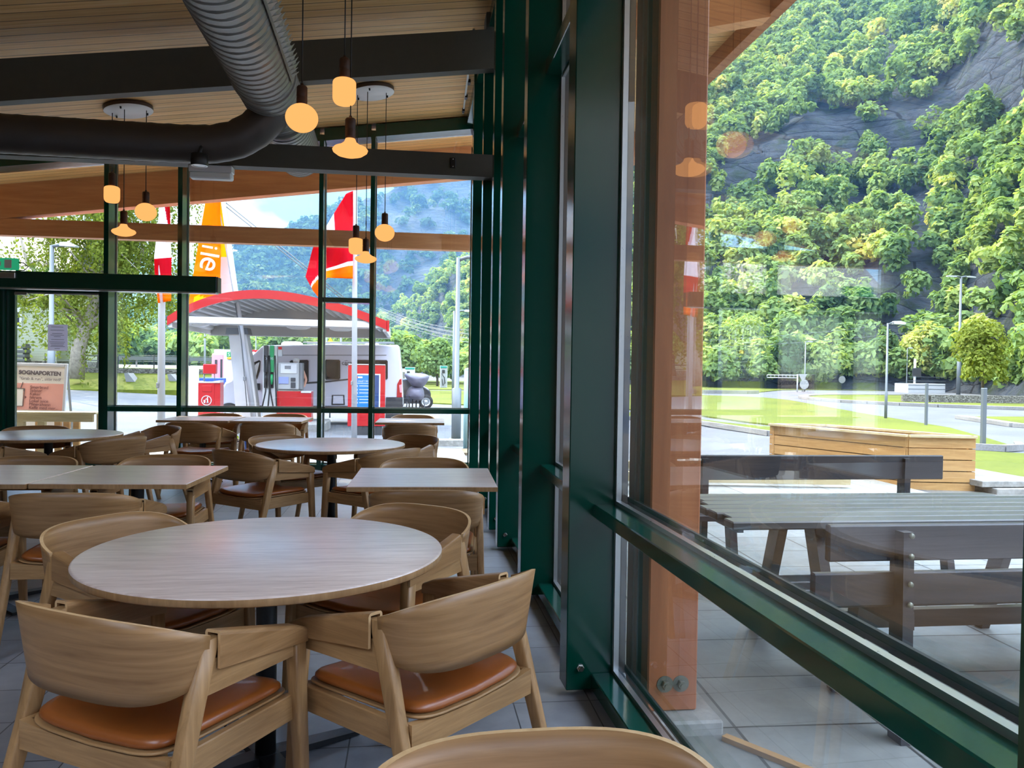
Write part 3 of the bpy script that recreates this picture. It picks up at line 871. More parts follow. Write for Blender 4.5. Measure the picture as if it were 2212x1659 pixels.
def slab_mat():
    t = NT('patio_slabs')
    tc = t.n.new('ShaderNodeTexCoord'); sp = t.n.new('ShaderNodeSeparateXYZ'); mp = t.n.new('ShaderNodeMapping')
    mp.inputs['Rotation'].default_value = (0,0,.03); t.link(tc.outputs['Object'], mp.inputs[0]); t.link(mp.outputs[0], sp.inputs[0])
    fl = []; ed = []
    for k, w in (('X',.62),('Y',.52)):
        u = t.math('DIVIDE', sp.outputs[k], w); f = t.math('FLOOR', u); fl.append(f)
        ed.append(t.math('ABSOLUTE', t.math('SUBTRACT', t.math('SUBTRACT', u, f), .5)))
    g = t.math('GREATER_THAN', t.math('MAXIMUM', *ed), .489)
    cb = t.n.new('ShaderNodeCombineXYZ'); t.link(fl[0], cb.inputs[0]); t.link(fl[1], cb.inputs[1])
    wn = t.n.new('ShaderNodeTexWhiteNoise'); wn.noise_dimensions = '2D'; t.link(cb.outputs[0], wn.inputs['Vector'])
    n = t.noise(t.coords(), 5, 7, .7)
    c = t.ramp(t.math('ADD', t.math('MULTIPLY', wn.outputs['Value'], .3), t.math('MULTIPLY', n, .7)), [(.25,lin(108,109,104)),(.55,lin(138,139,134)),(.8,lin(160,161,155))])
    c = t.mix(g, c, lin(52,50,46))
    t.bsdf(c, .6, 0, .4, t.bump(t.math('MULTIPLY_ADD', g, -1, t.math('MULTIPLY', n, .15)), .4, .006)); MAT['patio_slabs'] = t.m
slab_mat()
def leaf_mat(name, stops, transl=.35):
    t = NT(name)
    a = t.n.new('ShaderNodeAttribute'); a.attribute_name = 'tint'
    c = t.ramp(a.outputs['Fac'], [(p, lin(*k)) for p, k in stops])
    d = t.n.new('ShaderNodeBsdfDiffuse'); t.link(c, d.inputs[0])
    tr = t.n.new('ShaderNodeBsdfTranslucent'); t.link(t.mix(1.0, c, (1.0,.98,.42,1), 'MULTIPLY'), tr.inputs[0])
    m = t.n.new('ShaderNodeMixShader'); m.inputs[0].default_value = transl
    t.link(d.outputs[0], m.inputs[1]); t.link(tr.outputs[0], m.inputs[2]); t.link(m.outputs[0], t.out.inputs[0]); MAT[name] = t.m
leaf_mat('leaves', [(0,(92,120,80)),(.45,(144,170,108)),(.8,(190,202,124)),(1,(222,210,130))], .5)
leaf_mat('leaves_birch', [(0,(78,94,40)),(.5,(124,138,62)),(1,(180,182,96))], .5)
leaf_mat('leaves_blue', [(0,(50,76,50)),(.6,(92,120,72)),(1,(138,152,92))], .35)
plain('bark', (92,80,68), .9, var=.3, vscale=8)
plain('bark_birch', (150,140,124), .85, var=.35, vscale=6)

# ---- ground sheet
def ground_patch(name, xs, ys, mat, label, dz=0.0, kind='structure'):
    m = MB(); m.grid([[Vector((x,y,ground_z(x,y)+dz)) for y in ys] for x in xs], True)
    o = m.build(name, mat, fix=True); return tag(o, label, None, None, kind)
xs = sorted(set(list(np.linspace(-70,-8,12)) + list(np.linspace(-8,6,8)) + list(np.linspace(6,15,6)) + list(np.linspace(15,120,8))))
ys = sorted(set(list(np.linspace(-12,11,6)) + list(np.linspace(11,26,8)) + list(np.linspace(26,45,10)) + list(np.linspace(45,420,12))))
ground_patch('ground', xs, ys, MAT['asphalt'], 'pale sunlit asphalt of the forecourt and roads', -.03)
def poly_patch(name, pts, mat, label, dz=.02, t=.0):
    m = MB(); vs = [Vector((x,y,ground_z(x,y)+dz)) for x, y in pts]
    lo = [v - Vector((0,0,.15)) for v in vs]; n = len(vs)
    m.add(vs + lo, [list(range(n)), list(range(2*n-1,n-1,-1))] + [(k,k+n,(k+1)%n+n,(k+1)%n) for k in range(n)])
    o = m.build(name, mat); bmt = o.modifiers.new('tri','TRIANGULATE'); return tag(o, label, None, None, 'structure')
m = MB(); m.box(.93,6.4,-3.5,10.65,-.20,-.08)
tag(m.build('ground_patio', MAT['patio_slabs']), 'grey concrete slab terrace outside the right windows', None, None, 'structure')
m = MB(); m.box(-9,.93,10.78,14.6,-.25,-.10)
tag(m.build('ground_apron', MAT['patio_slabs']), 'pale slab path along the end wall', None, None, 'structure')
m = MB(); m.box(6.4,9.4,-3,13.5,-.34,-.165); tag(m.build('ground_gravel', MAT['gravel']), 'pale gravel beyond the terrace', None, None, 'structure')
# lawns on the right
poly_patch('lawn_1', [(9.5,40),(12.2,33.2),(12.6,28.2),(13.9,22.2),(14.2,18.4),(15.2,18.5),(15.9,19.3),(17.2,22),(19,26),(21.5,35.8),(24.4,46),(26.3,52.8),(26.8,58),(25.9,60.5),(22,63),(10,66),(-2,68),(-3,46),(4,40)], MAT['grass'], 'bright green lawn beside the curving road', .03)
poly_patch('lawn_2', [(6.5,31),(10.5,28.6),(10.2,21.4),(12.4,19.0),(13.2,18.6),(12.8,22.0),(11.6,27.4),(10.8,32.6),(7.5,39)], MAT['grass'], 'narrow strip of lawn along the car park kerb', .03)
poly_patch('lawn_3', [(-2,71),(24.5,70.5),(31.5,71),(42,86),(52,92),(70,84),(75,120),(20,125),(-2,120)], MAT['grass'], 'far lawn at the foot of the wooded slope', .03)
def ellipse(cx, cy, rx, ry, rot, n=40):
    out = []
    for k in range(n):
        a = 2*PI*k/n; x, y = rx*math.cos(a), ry*math.sin(a)
        out.append((cx+x*math.cos(rot)-y*math.sin(rot), cy+x*math.sin(rot)+y*math.cos(rot)))
    return out
isl = ellipse(43.5,52.5,14.6,14.0,0)
poly_patch('lawn_4', isl, MAT['grass'], 'grassed island of the roundabout', .10)
poly_patch('lawn_5', [(24.2,32.4),(22.6,27.2),(23.6,24.5),(27.5,26.5),(29,30.5),(27.5,32.6)], MAT['grass'], 'small grassed splitter island by the road', .08)
poly_patch('lawn_6', [(9.4,12.6),(13.2,17.2),(14.4,17.0),(12.5,9.5),(9.4,7.5)], MAT['grass'], 'grass tongue behind the timber planter', .03)
def kerb(name, pts, label, w=.16, h=.14, closed=False, mat='kerb_stone'):
    m = MB(); P = list(pts) + ([pts[0]] if closed else [])
    for a, b in zip(P, P[1:]):
        m.beam(Vector((a[0],a[1],ground_z(*a)+h/2-.02)), Vector((b[0],b[1],ground_z(*b)+h/2-.02)), w, h)
    return tag(m.build(name, MAT[mat]), label, None, None, 'structure')
kerb('trim_10', isl, 'pale stone kerb ring round the roundabout island', .7, .18, True)
kerb('trim_11', [(5.5,32.5),(8.2,30),(10.3,28.2),(10.0,21.2),(12.2,18.8)], 'grey kerb along the car park', .15, .14)
kerb('trim_12', [(13.6,18.1),(14.6,18.0),(15.4,18.4),(16.0,19.2)], 'rounded kerb nose of the lawn', .18, .16)
kerb('trim_13', [(24.2,32.4),(22.6,27.2),(23.6,24.5)], 'pale kerb stones round the splitter island', .5, .14)
kerb('trim_14', [(25.8,69.2),(30.5,69.6),(32.0,70.6)], 'grey kerb of the far lawn', .5, .3)
# dry stone wall on the roundabout
m = MB()
pts = [(33.0,50.0),(34.5,49.4),(37.5,49.1),(41.4,48.6),(46,46.2),(49,43.5)]
for a, b in zip(pts, pts[1:]):
    m.beam(Vector((a[0],a[1],-.47+.28)), Vector((b[0],b[1],-.47+.28)), .6, .62)
def stonewall_mat():
    t = NT('dry_stone'); v = t.coords((1.6,1.6,4.2))
    vo = t.new('ShaderNodeTexVoronoi'); t.link(v, vo.inputs['Vector']); vo.feature = 'DISTANCE_TO_EDGE'
    vc = t.new('ShaderNodeTexVoronoi'); t.link(v, vc.inputs['Vector'])
    c = t.ramp(vc.outputs['Color'], [(.2,lin(92,88,82)),(.8,lin(152,148,140))])
    c = t.mix(t.math('LESS_THAN', vo.outputs['Distance'], .05), c, lin(34,34,32))
    t.bsdf(c, .9, 0, .3, t.bump(vo.outputs['Distance'], .6, .05)); MAT['dry_stone'] = t.m
stonewall_mat()
tag(m.build('wall_roundabout', MAT['dry_stone']), 'low dark dry stone wall on the roundabout', None, None, 'structure')
# left: grass bank, retaining wall, raised lawn
m = MB()
m.prism([(44.6,.02),(48.2,.86),(48.2,-.6),(44.6,-.6)], -48, -8.5, axis='x')
tag(m.build('lawn_7', MAT['grass']), 'grass bank below the stone retaining wall at the left', None, None, 'structure')
m = MB(); m.box(-48,-8.6,48.2,48.6,.3,1.14); tag(m.build('wall_retaining', MAT['dry_stone']), 'low stone retaining wall at the left', None, None, 'structure')
m = MB(); m.box(-60,-5,48.6,62,-.3,1.12); tag(m.build('lawn_8', MAT['grass']), 'raised lawn behind the stone wall at the left', None, None, 'structure')
m = MB(); m.prism([(62,1.1),(68,1.35),(82,1.35),(88,-.4),(62,-.4)], -70, 0, axis='x'); tag(m.build('ground_embankment', MAT['gravel']), 'pale road embankment behind the raised lawn', None, None, 'structure')

# ---- hills
def interp(px, tab):
    return float(np.interp(px, [a for a,_ in tab], [b for _,b in tab]))
def hill(name, pxs, d0, tmax, slope, mat, label, cliff=None, nd=46, amp=1.0, z0=-.47, seed=3, dmax=4000):
    """terrain rising from a foot line; returns a sampler for planting"""
    r2 = np.random.default_rng(seed); ph = r2.uniform(0,6.28,8)
    rows = []; prof = {}
    for px in pxs:
        b = bearing(px); a0 = interp(px, d0); tm = interp(px, tmax); s = interp(px, slope)
        dc = None
        if cliff: 
            tcl = interp(px, cliff)
            # distance at which the plain slope reaches the cliff's bearing height
            dc = s*a0/(s-tcl) if (tcl > 0 and s > tcl) else None
        def z(d, a0=a0, s=s, dc=dc, px=px):
            q = max(d-a0,0); w = min(q/15,1)
            v = z0 + s*q
            if dc is not None and d > dc: v += min((d-dc)/3.0,1)*.048*dc
            v += w*amp*(1.6*math.sin(.05*d+px*.011+ph[0]) + 1.2*math.sin(.11*d-px*.017+ph[1]) + .8*math.sin(.031*px+ph[2]) + .5*math.sin(.23*d+px*.05+ph[3]))
            return v
        # ridge distance
        d1 = a0*1.02
        while d1 < min(a0*6, dmax) and (z(d1)-HC_)/d1 < tm: d1 += a0*.01
        ds = list(np.linspace(a0-1, d1, nd))
        if dc is not None and a0 < dc < d1: ds = sorted(ds + [dc-.1, dc+1.0, dc+2.0, dc+3.05])
        else: ds = sorted(ds + [a0+.3,a0+.6,a0+.9,a0+1.2])
        ds += [d1*1.05, d1*1.12]
        row = [Vector((b.x*d, b.y*d, z(min(d,d1)) - (0 if d <= d1 else (d-d1)*.5))) for d in ds]
        rows.append(row); prof[px] = (a0, d1, dc, z, b)
    m = MB(); m.grid(rows, True)
    o = m.build(name, mat); tag(o, label, None, None, 'structure')
    return prof, list(pxs)
def sample_hill(prof, pxs, n, r, lo=-.01, hi=1.0, p0=None, p1=None, keep=None):
    out = []
    ar = np.array(pxs)
    while len(out) < n:
        px = r.uniform(p0 if p0 is not None else pxs[0], p1 if p1 is not None else pxs[-1])
        k = ar[np.argmin(abs(ar-px))]; a0, d1, dc, z, b_ = prof[k]
        u = r.uniform(lo, hi); d = math.sqrt(max((a0*a0)*(1-u) + (d1*d1)*u, 1.0)) if u >= 0 else a0*(1+u)
        if dc is not None and -2 < d-dc < (6 if px < 1950 else 3.2) and px < 2150 and (r.uniform() > .12 + .5*(math.sin(px*.035)+math.sin(px*.013+2) > .7)): continue
        b = bearing(px)
        t = (z(d)-HC_)/d
        if keep is not None and not keep(px, t, r): continue
        out.append((b.x*d, b.y*d, z(d)))
    return np.array(out)
near_px = list(np.arange(760, 3300, 22))
near = hill('terrain_near_slope', near_px,
    [(760,350),(840,320),(900,250),(1022,175),(1250,130),(1510,108),(1860,108),(2050,106),(2212,90),(2600,66),(3300,52)],
    [(760,.03),(840,.062),(900,.09),(1022,.135),(1250,.235),(1523,.345),(1700,.42),(1830,.48),(2212,.66),(3300,.8)],
    [(760,.5),(1022,.62),(1523,.72),(1900,.80),(2212,.92),(3300,1.0)], MAT['rock_face'], 'steep rocky ground of the near wooded slope',
    cliff=[(1380,0),(1480,.17),(1600,.215),(1800,.24),(2000,.27),(2212,.30),(2500,.31)])
far_px = list(np.arange(330, 2100, 24))
far = hill('terrain_far_mountain', far_px,
    [(330,420),(900,400),(1400,420),(2100,450)],
    [(330,.02),(430,.085),(498,.122),(553,.135),(600,.147),(640,.157),(690,.174),(773,.196),(830,.216),(900,.24),(1022,.28),(1300,.36),(1600,.46),(2100,.6)],
    [(330,.5),(560,.62),(800,.85),(1022,.9),(2100,.95)], MAT['rock_face'], 'bluish rock mountain behind the fuel station', amp=3.5, seed=5)
mid_px = list(np.arange(150, 800, 24))
mid = hill('terrain_mid_hill', mid_px, [(150,230),(800,230)], [(150,.02),(260,.045),(330,.055),(400,.064),(520,.055),(640,.06),(800,.03)], [(150,.3),(800,.3)], MAT['forest_floor'], 'low wooded hill behind the fuel station', amp=.6, seed=8)
blue_px = list(np.arange(-300, 640, 24))
blue = hill('terrain_blue_ridge', blue_px, [(-300,1500),(640,1500)], [(-300,.16),(0,.14),(200,.12),(330,.115),(400,.124),(470,.115),(540,.09),(640,.05)], [(-300,.5),(640,.5)], MAT['forest_floor'], 'distant blue mountain ridge at the left', amp=10, seed=9)

# ---- leaves as small quads
def quads_object(name, V, tint, mat, parent=None):
    n = len(V); me = bpy.data.meshes.new(name)
    me.vertices.add(n*4); me.vertices.foreach_set('co', V.reshape(-1).astype(np.float32))
    me.loops.add(n*4); me.loops.foreach_set('vertex_index', np.arange(n*4, dtype=np.int32))
    me.polygons.add(n); me.polygons.foreach_set('loop_start', np.arange(0,n*4,4,dtype=np.int32)); me.polygons.foreach_set('loop_total', np.full(n,4,dtype=np.int32))
    at_ = me.attributes.new('tint','FLOAT','FACE'); at_.data.foreach_set('value', np.clip(tint,0,1).astype(np.float32))
    me.materials.append(mat); me.update(calc_edges=True)
    o = bpy.data.objects.new(name, me); C.objects.link(o)
    if parent is not None: o.parent = parent
    return o
def leaf_quads(P, N, size, r, aspect=.62):
    """a pointed, folded leaf clump per point"""
    n = len(P); N = N/np.linalg.norm(N,axis=1,keepdims=True)
    rv = r.normal(size=(n,3)); T = np.cross(N, rv); T /= np.linalg.norm(T,axis=1,keepdims=True)+1e-9
    B = np.cross(N, T); s = size.reshape(-1,1)
    j = lambda: 1+r.uniform(-.35,.35,(n,1))
    return np.stack([P-T*s*j(), P-B*s*aspect*j()+N*s*.15, P+T*s*j(), P+B*s*aspect*j()+N*s*.15], 1)
def forest_quads(base, H, Rc, per, lsize, r, lobes=7, tint_c=.4, tint_var=.25):
    """base (n,3); crowns built from several leafy lobes"""
    n = len(base)
    lc = r.normal(size=(n,lobes,3)); lc /= np.linalg.norm(lc,axis=2,keepdims=True)
    lc *= r.uniform(.35,.75,(n,lobes,1)); lc[:,:,2] *= .9
    lr = r.uniform(.34,.58,(n,lobes))
    k = r.integers(0,lobes,(n,per)); I = np.arange(n)[:,None]
    c = lc[I,k]; rad = lr[I,k][...,None]
    dv = r.normal(size=(n,per,3)); dv /= np.linalg.norm(dv,axis=2,keepdims=True); dv[:,:,2] = np.where(dv[:,:,2] < -.5, -dv[:,:,2], dv[:,:,2])
    p = c + dv*rad*r.uniform(.75,1.05,(n,per,1))
    sc = np.stack([Rc,Rc,H*.46],1)[:,None,:]
    P = p*sc; P[:,:,2] += (H*.56)[:,None]; P += base[:,None,:]
    N = dv + np.array([0,0,.35]) + r.normal(size=dv.shape)*.45
    tt = np.clip(tint_c + r.normal(size=(n,1))*tint_var + r.normal(size=(n,per))*.09, 0, 1)
    sz = (lsize[:,None] if hasattr(lsize,'__len__') else lsize)*r.uniform(.6,1.35,(n,per))
    return leaf_quads(P.reshape(-1,3), N.reshape(-1,3), sz.reshape(-1), r), tt.reshape(-1)
def plant(name, pts, hr, rr_, per, ls, label, mat='leaves', seed=1, tint_c=.4, tint_var=.22):
    r = np.random.default_rng(seed); n = len(pts)
    H = r.uniform(*hr,n); Rc = r.uniform(*rr_,n)
    V, tt = forest_quads(pts, H, Rc, per, ls, r, tint_c=tint_c, tint_var=tint_var)
    o = quads_object(name, V, tt, MAT[mat]); return tag(o, label, 'forest', None, 'stuff')
r1 = np.random.default_rng(21)
pts = np.concatenate([sample_hill(*near, 1700, r1, .0, 1.0, 1400, 2330), sample_hill(*near, 520, r1, 0, 1.0, 800, 1400), sample_hill(*near, 130, r1, 0, .8, 2330, 3100)])
plant('hillside_forest', pts, (4.6,7.6), (1.8,2.9), 300, .46, 'dense sunlit woodland covering the near slope', 'leaves', 31, .42, .20)
# edge of the wood at the foot of the slope
fo = []
for px in np.arange(860, 2500, 9.0):
    k = np.array(near_px)[np.argmin(abs(np.array(near_px)-px))]; a0 = near[0][k][0]; b = bearing(px); d = (a0 + r1.uniform(1,9) if px > 1790 else min(a0,118) - r1.uniform(-3,6)) if px > 1180 else r1.uniform(92,112)
    fo.append((b.x*d, b.y*d, -.5))
plant('forest_edge', np.array(fo), (3.6,7.0), (1.7,3.0), 520, .36, 'bushy trees along the foot of the near slope', 'leaves', 33, .46, .2)
def keep_far(px, t, r):
    if px > 770 and .05 < t < .235: return r.uniform() < .10 + .25*(math.sin(px*.045+t*60) > .75)
    return True
pts = sample_hill(*far, 1500, r1, 0, 1.0, 420, 1060, keep_far)
plant('mountain_forest', pts, (7,11), (3.6,5.6), 110, 1.25, 'hazy woodland on the far mountain', 'leaves_blue', 41, .4, .2)
pts = sample_hill(*far, 420, r1, .3, 1.0, 1480, 1900)
plant('mountain_forest', pts, (8,12), (4,6), 70, 1.5, 'hazy woodland on the upper far mountain over the near slope', 'leaves_blue', 42, .35, .2)
pts = sample_hill(*mid, 420, r1, 0, 1.0, 200, 780)
plant('hill_forest', pts, (6,9), (3,4.6), 160, .8, 'woodland on the low hill behind the fuel station', 'leaves', 43, .28, .2)
pt2 = []
for px in np.arange(150, 900, 7.5):
    b = bearing(px); d = r1.uniform(105,135); pt2.append((b.x*d, b.y*d, -.4))
plant('roadside_trees', np.array(pt2), (5.2,7.8), (2.4,3.6), 420, .45, 'row of rounded green trees behind the fuel station', 'leaves', 44, .30, .2)

# ---- single trees
def tree_thing(name, label, cat, base, limbs, leafP, leafN, lsize, tint, leafmat, barkmat, seed, aspect=.5):
    r = np.random.default_rng(seed); t = thing(name, label, cat, base)
    m = MB()
    for pts, rad in limbs: m.tube(pts, rad, 9)
    m.build('trunk', MAT[barkmat], t)
    V = leaf_quads(leafP, leafN, lsize*r.uniform(.6,1.3,len(leafP)), r, aspect)
    tt = np.clip(tint + r.normal(size=len(leafP))*.16, 0, 1)
    o = quads_object('foliage', V, tt, MAT[leafmat], t); return t
def birch():
    r = np.random.default_rng(5); limbs = []; tips = []
    base = (-18.0,45.6,.95)
    tr = [(0,0,-.4),(.1,0,1.2),(.5,.1,2.6),(1.1,.1,4.4),(1.4,.0,7),(1.2,-.1,10)]
    limbs.append((tr,[.42,.36,.30,.22,.14,.05]))
    limbs.append(([(.35,.05,2.1),(1.5,.2,3.4),(2.9,.3,5.2),(3.6,.3,8)],[.22,.18,.12,.04]))
    limbs.append(([(.45,.05,2.5),(-.9,.3,4.0),(-2.6,.2,5.8),(-3.2,.2,8.4)],[.18,.14,.09,.03]))
    for k in range(46):
        s = Vector(tr[r.integers(2,6)]); s = s + Vector((r.uniform(-.4,.4),r.uniform(-.4,.4),r.uniform(-.5,.6)))
        a = r.uniform(0,2*PI); L = r.uniform(2.2,6.2); up = r.uniform(.2,1.6)
        mid_ = s + Vector((math.cos(a)*L*.55, math.sin(a)*L*.5, up+.6)); e = s + Vector((math.cos(a)*L, math.sin(a)*L*.9, up - r.uniform(0,.8)))
        limbs.append(([s, mid_, e],[.07,.045,.015])); tips += [mid_, (mid_+e)/2, e, (s+mid_)/2]
    P, N = [], []
    for tp in tips:
        for q in range(r.integers(5,9)):
            st = tp + Vector(r.normal(size=3)*.42); ln = r.uniform(.5,2.9)
            n = int(26*ln/1.6)+8
            for i in range(n):
                f = i/n
                P.append((st.x + r.normal()*.11 + .12*f, st.y + r.normal()*.11, st.z - ln*f + r.normal()*.03)); N.append((r.normal(),r.normal(),r.normal()*.5+.3))
    P, N = np.array(P), np.array(N)
    kp_ = (P[:,2] > 3.4) | (P[:,0] > .4) | (r.uniform(size=len(P)) < .18); P, N = P[kp_], N[kp_]
    return tree_thing('birch_tree','big drooping birch tree on the lawn left of the fuel station','tree',base,limbs,P,N,.10,.40,'leaves_birch','bark_birch',6,.55)
birch()
def round_tree(label, base, H, R, seed, per=2600, ls=.16, tint=.45, name='leafy_tree', mat='leaves', weep=False):
    r = np.random.default_rng(seed); t = thing(name, label, 'tree', base)
    V, tt = forest_quads(np.zeros((1,3)), np.array([H]), np.array([R]), per, ls, r, lobes=12, tint_c=tint, tint_var=.0)
    if weep: V[:,:,2] -= .25*(np.hypot(V[:,:,0],V[:,:,1]))
    quads_object('foliage', V, tt, MAT[mat], t)
    m = MB(); m.tube([(0,0,-.6),(0,0,H*.3),(.1,0,H*.7)], [.06*R,.05*R,.02*R], 9); m.build('trunk', MAT['bark'], t)
    return t
p = at(215,770,52); round_tree('bright green bush behind the birch trunk', (p.x,p.y,1.0), 4.2, 2.4, 71, 2200, .14, .62, 'bush')
p = at(2122,850,62); round_tree('pale weeping willow-like tree at the foot of the slope on the right', (p.x,p.y,-.5), 7.2, 2.3, 72, 3000, .17, .55, 'weeping_tree', 'leaves_birch', True)
p = at(1872,780,96); round_tree('dark rounded tree at the foot of the slope near the road bend', (p.x,p.y,-.5), 7.5, 4.2, 73, 3000, .25, .25)
p = at(1600,800,99); round_tree('pale feathery tree at the foot of the slope beside the timber column', (p.x,p.y,-.5), 9.5, 3.6, 74, 3200, .24, .62)
p = at(945,800,84); round_tree('rounded dark green tree right of the motorhome', (p.x,p.y,-.5), 5.0, 2.3, 75, 2600, .2, .3)
p = at(1985,760,90); round_tree('yellowish tree at the foot of the slope behind the white box', (p.x,p.y,-.5), 8.5, 3.0, 76, 2600, .25, .85)
# haze in the valley air
m = MB(); m.box(-900,800,60,1450,-3,330)
hz = m.build('valley_haze', MAT['white_plastic'])
t = NT('haze_air'); vs = t.n.new('ShaderNodeVolumeScatter'); vs.inputs['Color'].default_value = (.22,.50,1.0,1); vs.inputs['Density'].default_value = HAZE; vs.inputs['Anisotropy'].default_value = .25
t.link(vs.outputs[0], t.out.inputs['Volume']); hz.data.materials.clear(); hz.data.materials.append(t.m)
tag(hz, 'thin blue haze hanging in the valley before the mountains', 'haze', None, 'stuff')
# ================================================================== forecourt beyond the end wall
plain('paint_white', (196,196,198), .4, spec=.5)
plain('paint_offwhite', (204,202,198), .5, var=.06, vscale=3)
plain('van_white', (216,213,222), .22, coat=.6)
plain('paint_red', (176,22,28), .35, coat=.3)
plain('paint_pink', (236,150,160), .5)
plain('paint_green', (20,140,78), .45)
plain('teal', (40,140,126), .45)
plain('dark_grey', (58,58,60), .5)
plain('mid_grey', (122,122,122), .45)
plain('pump_grey', (172,172,170), .4, .2)
plain('pale_pole', (104,109,111), .4, .2)
plain('pale_cyan', (126,164,168), .4)
plain('screen_blue', (140,150,205), .25)
plain('poster_blue', (22,110,190), .5)
plain('poster_navy', (28,58,104), .5)
plain('sign_pink', (232,164,148), .55)
plain('sign_paper', (238,228,216), .6)
plain('sign_ink', (96,84,84), .7)
plain('sign_brown', (132,82,80), .7)
plain('yellow', (240,206,30), .5)
plain('amber', (240,170,40), .5)
plain('black_print', (20,20,20), .6)
plain('dark_glass', (26,30,36), .06, spec=.8)
plain('tyre', (26,26,27), .75)
plain('blue_plastic', (40,80,170), .45)
plain('tarp', (112,108,122), .6, var=.12, vscale=5)
plain('siding', (222,226,206), .6)
plain('car_black', (24,28,34), .18, coat=.8)
plain('skin', (222,164,136), .55)
plain('shirt', (236,234,230), .8)
plain('trouser', (70,80,104), .8)
plain('hair_grey', (214,208,200), .8)
def text(name, s, size, M, mat, parent, ext=.0015, align='LEFT', shear=0.0):
    cu = bpy.data.curves.new(name, 'FONT'); cu.body = s; cu.size = size; cu.extrude = ext; cu.align_x = align; cu.offset = .004 if s == 'SOGNAPORTEN' else 0.0; cu.align_y = 'CENTER'; cu.shear = shear
    cu.materials.append(mat)
    t_ = bpy.data.objects.new(name, cu); C.objects.link(t_)
    dg = bpy.context.evaluated_depsgraph_get(); dg.update()
    me = bpy.data.meshes.new_from_object(t_.evaluated_get(dg)); bpy.data.objects.remove(t_)
    o = bpy.data.objects.new(name, me); C.objects.link(o); o.parent = parent
    o.matrix_local = M
    return o
def facing(x, y, z, roll=0.0, tilt=0.0):
    """lettering stands upright, read from -Y"""
    return Matrix.Translation((x,y,z)) @ Matrix.Rotation(tilt,4,'X') @ Matrix.Rotation(PI/2,4,'X') @ Matrix.Rotation(roll,4,'Z')
def cloth_mat(name, rgb, tr=.45):
    t = NT(name); d = t.n.new('ShaderNodeBsdfDiffuse'); d.inputs[0].default_value = lin(rgb)
    x = t.n.new('ShaderNodeBsdfTranslucent'); x.inputs[0].default_value = lin(rgb)
    n = t.noise(t.coords(), 60, 2, .5); bm_ = t.bump(n, .1, .01); t.link(bm_, d.inputs['Normal'])
    m = t.n.new('ShaderNodeMixShader'); m.inputs[0].default_value = tr
    t.link(d.outputs[0], m.inputs[1]); t.link(x.outputs[0], m.inputs[2]); t.link(m.outputs[0], t.out.inputs[0]); MAT[name] = t.m
cloth_mat('flag_red', (206,24,42)); cloth_mat('flag_white', (244,238,244)); cloth_mat('flag_orange', (255,136,10)); cloth_mat('flag_yellow', (255,200,20))

# ---------------- flags
def coons(e0, e1, h0, h1, nu, nv):
    """e0: hoist, e1: fly (both top to bottom); h0: top, h1: bottom (hoist to fly); polylines in pixels"""
    def pl(L, t):
        L = [Vector(p) for p in L]; d = [0]
        for a, b in zip(L, L[1:]): d.append(d[-1]+(b-a).length)
        s = t*d[-1]
        for i in range(len(L)-1):
            if s <= d[i+1] or i == len(L)-2: return L[i].lerp(L[i+1], (s-d[i])/max(d[i+1]-d[i],1e-6))
    P = []
    for i in range(nu+1):
        u = i/nu; row = []
        for j in range(nv+1):
            v = j/nv
            p = pl(e0,v)*(1-u)+pl(e1,v)*u + pl(h0,u)*(1-v)+pl(h1,u)*v - (Vector(e0[0])*(1-u)*(1-v)+Vector(e0[-1])*(1-u)*v+Vector(e1[0])*u*(1-v)+Vector(e1[-1])*u*v)
            row.append(p)
        P.append(row)
    return P
def flag(parent, e0, e1, h0, h1, Y, mats, pick, fold, nu=26, nv=40):
    P = coons(e0,e1,h0,h1,nu,nv); m = MB()
    V = [[at(p.x, p.y, Y + fold(i/nu, j/nv)) for j, p in enumerate(row)] for i, row in enumerate(P)]
    for i in range(nu):
        for j in range(nv):
            m.mi = pick((i+.5)/nu, (j+.5)/nv)
            m.add([V[i][j],V[i+1][j],V[i+1][j+1],V[i][j+1]], [(0,1,2,3)], True)
    o = m.build('flag_cloth', [MAT[k] for k in mats], parent)
    sd = o.modifiers.new('thick','SOLIDIFY'); sd.thickness = .006
    return o
def flagpole(name, label, pxb, pyb, pxt, pyt, Y, r0, r1, zb=None):
    f = thing(name, label, 'flag', (0,0,0), group='flags by the fuel station')
    a = at(pxb,pyb,Y); b = at(pxt,pyt,Y)
    if zb is not None: a.z = zb
    m = MB(); m.tube([a, b], [r0,r1], 14); m.build('pole', MAT['paint_white'], f)
    k = at(pxb,(pyb+pyt)*.5+60,Y); m = MB(); m.bbox(k.x-.05,k.x-.01,Y-.09,Y-.03,.95,1.05,.01); m.build('cleat', MAT['mid_grey'], f)
    return f
f = flagpole('flag', 'limp red and white flag with orange end on the left white pole', 348,940,352,150, 15, .068, .05, -.2)
flag(f, [(366,400),(370,560),(369,650)], [(350,400),(345,450),(333,555),(334,590),(341,655)], [(366,400),(350,400)], [(369,650),(341,655)], 14.9, ['flag_red','flag_white','flag_orange'],
     lambda u,v: (2 if v > .84 else 0 if v > .62+.05*u*0 else (0 if (u < .55-2.0*(v-.18) and v > .05) or v < .05 else 1)), lambda u,v: .09*math.sin(7*u+3*v))
f = flagpole('flag', 'red flag with white and orange stripe hanging from the right white pole', 765,945,768,200, 19.4, .07, .045, -.32)
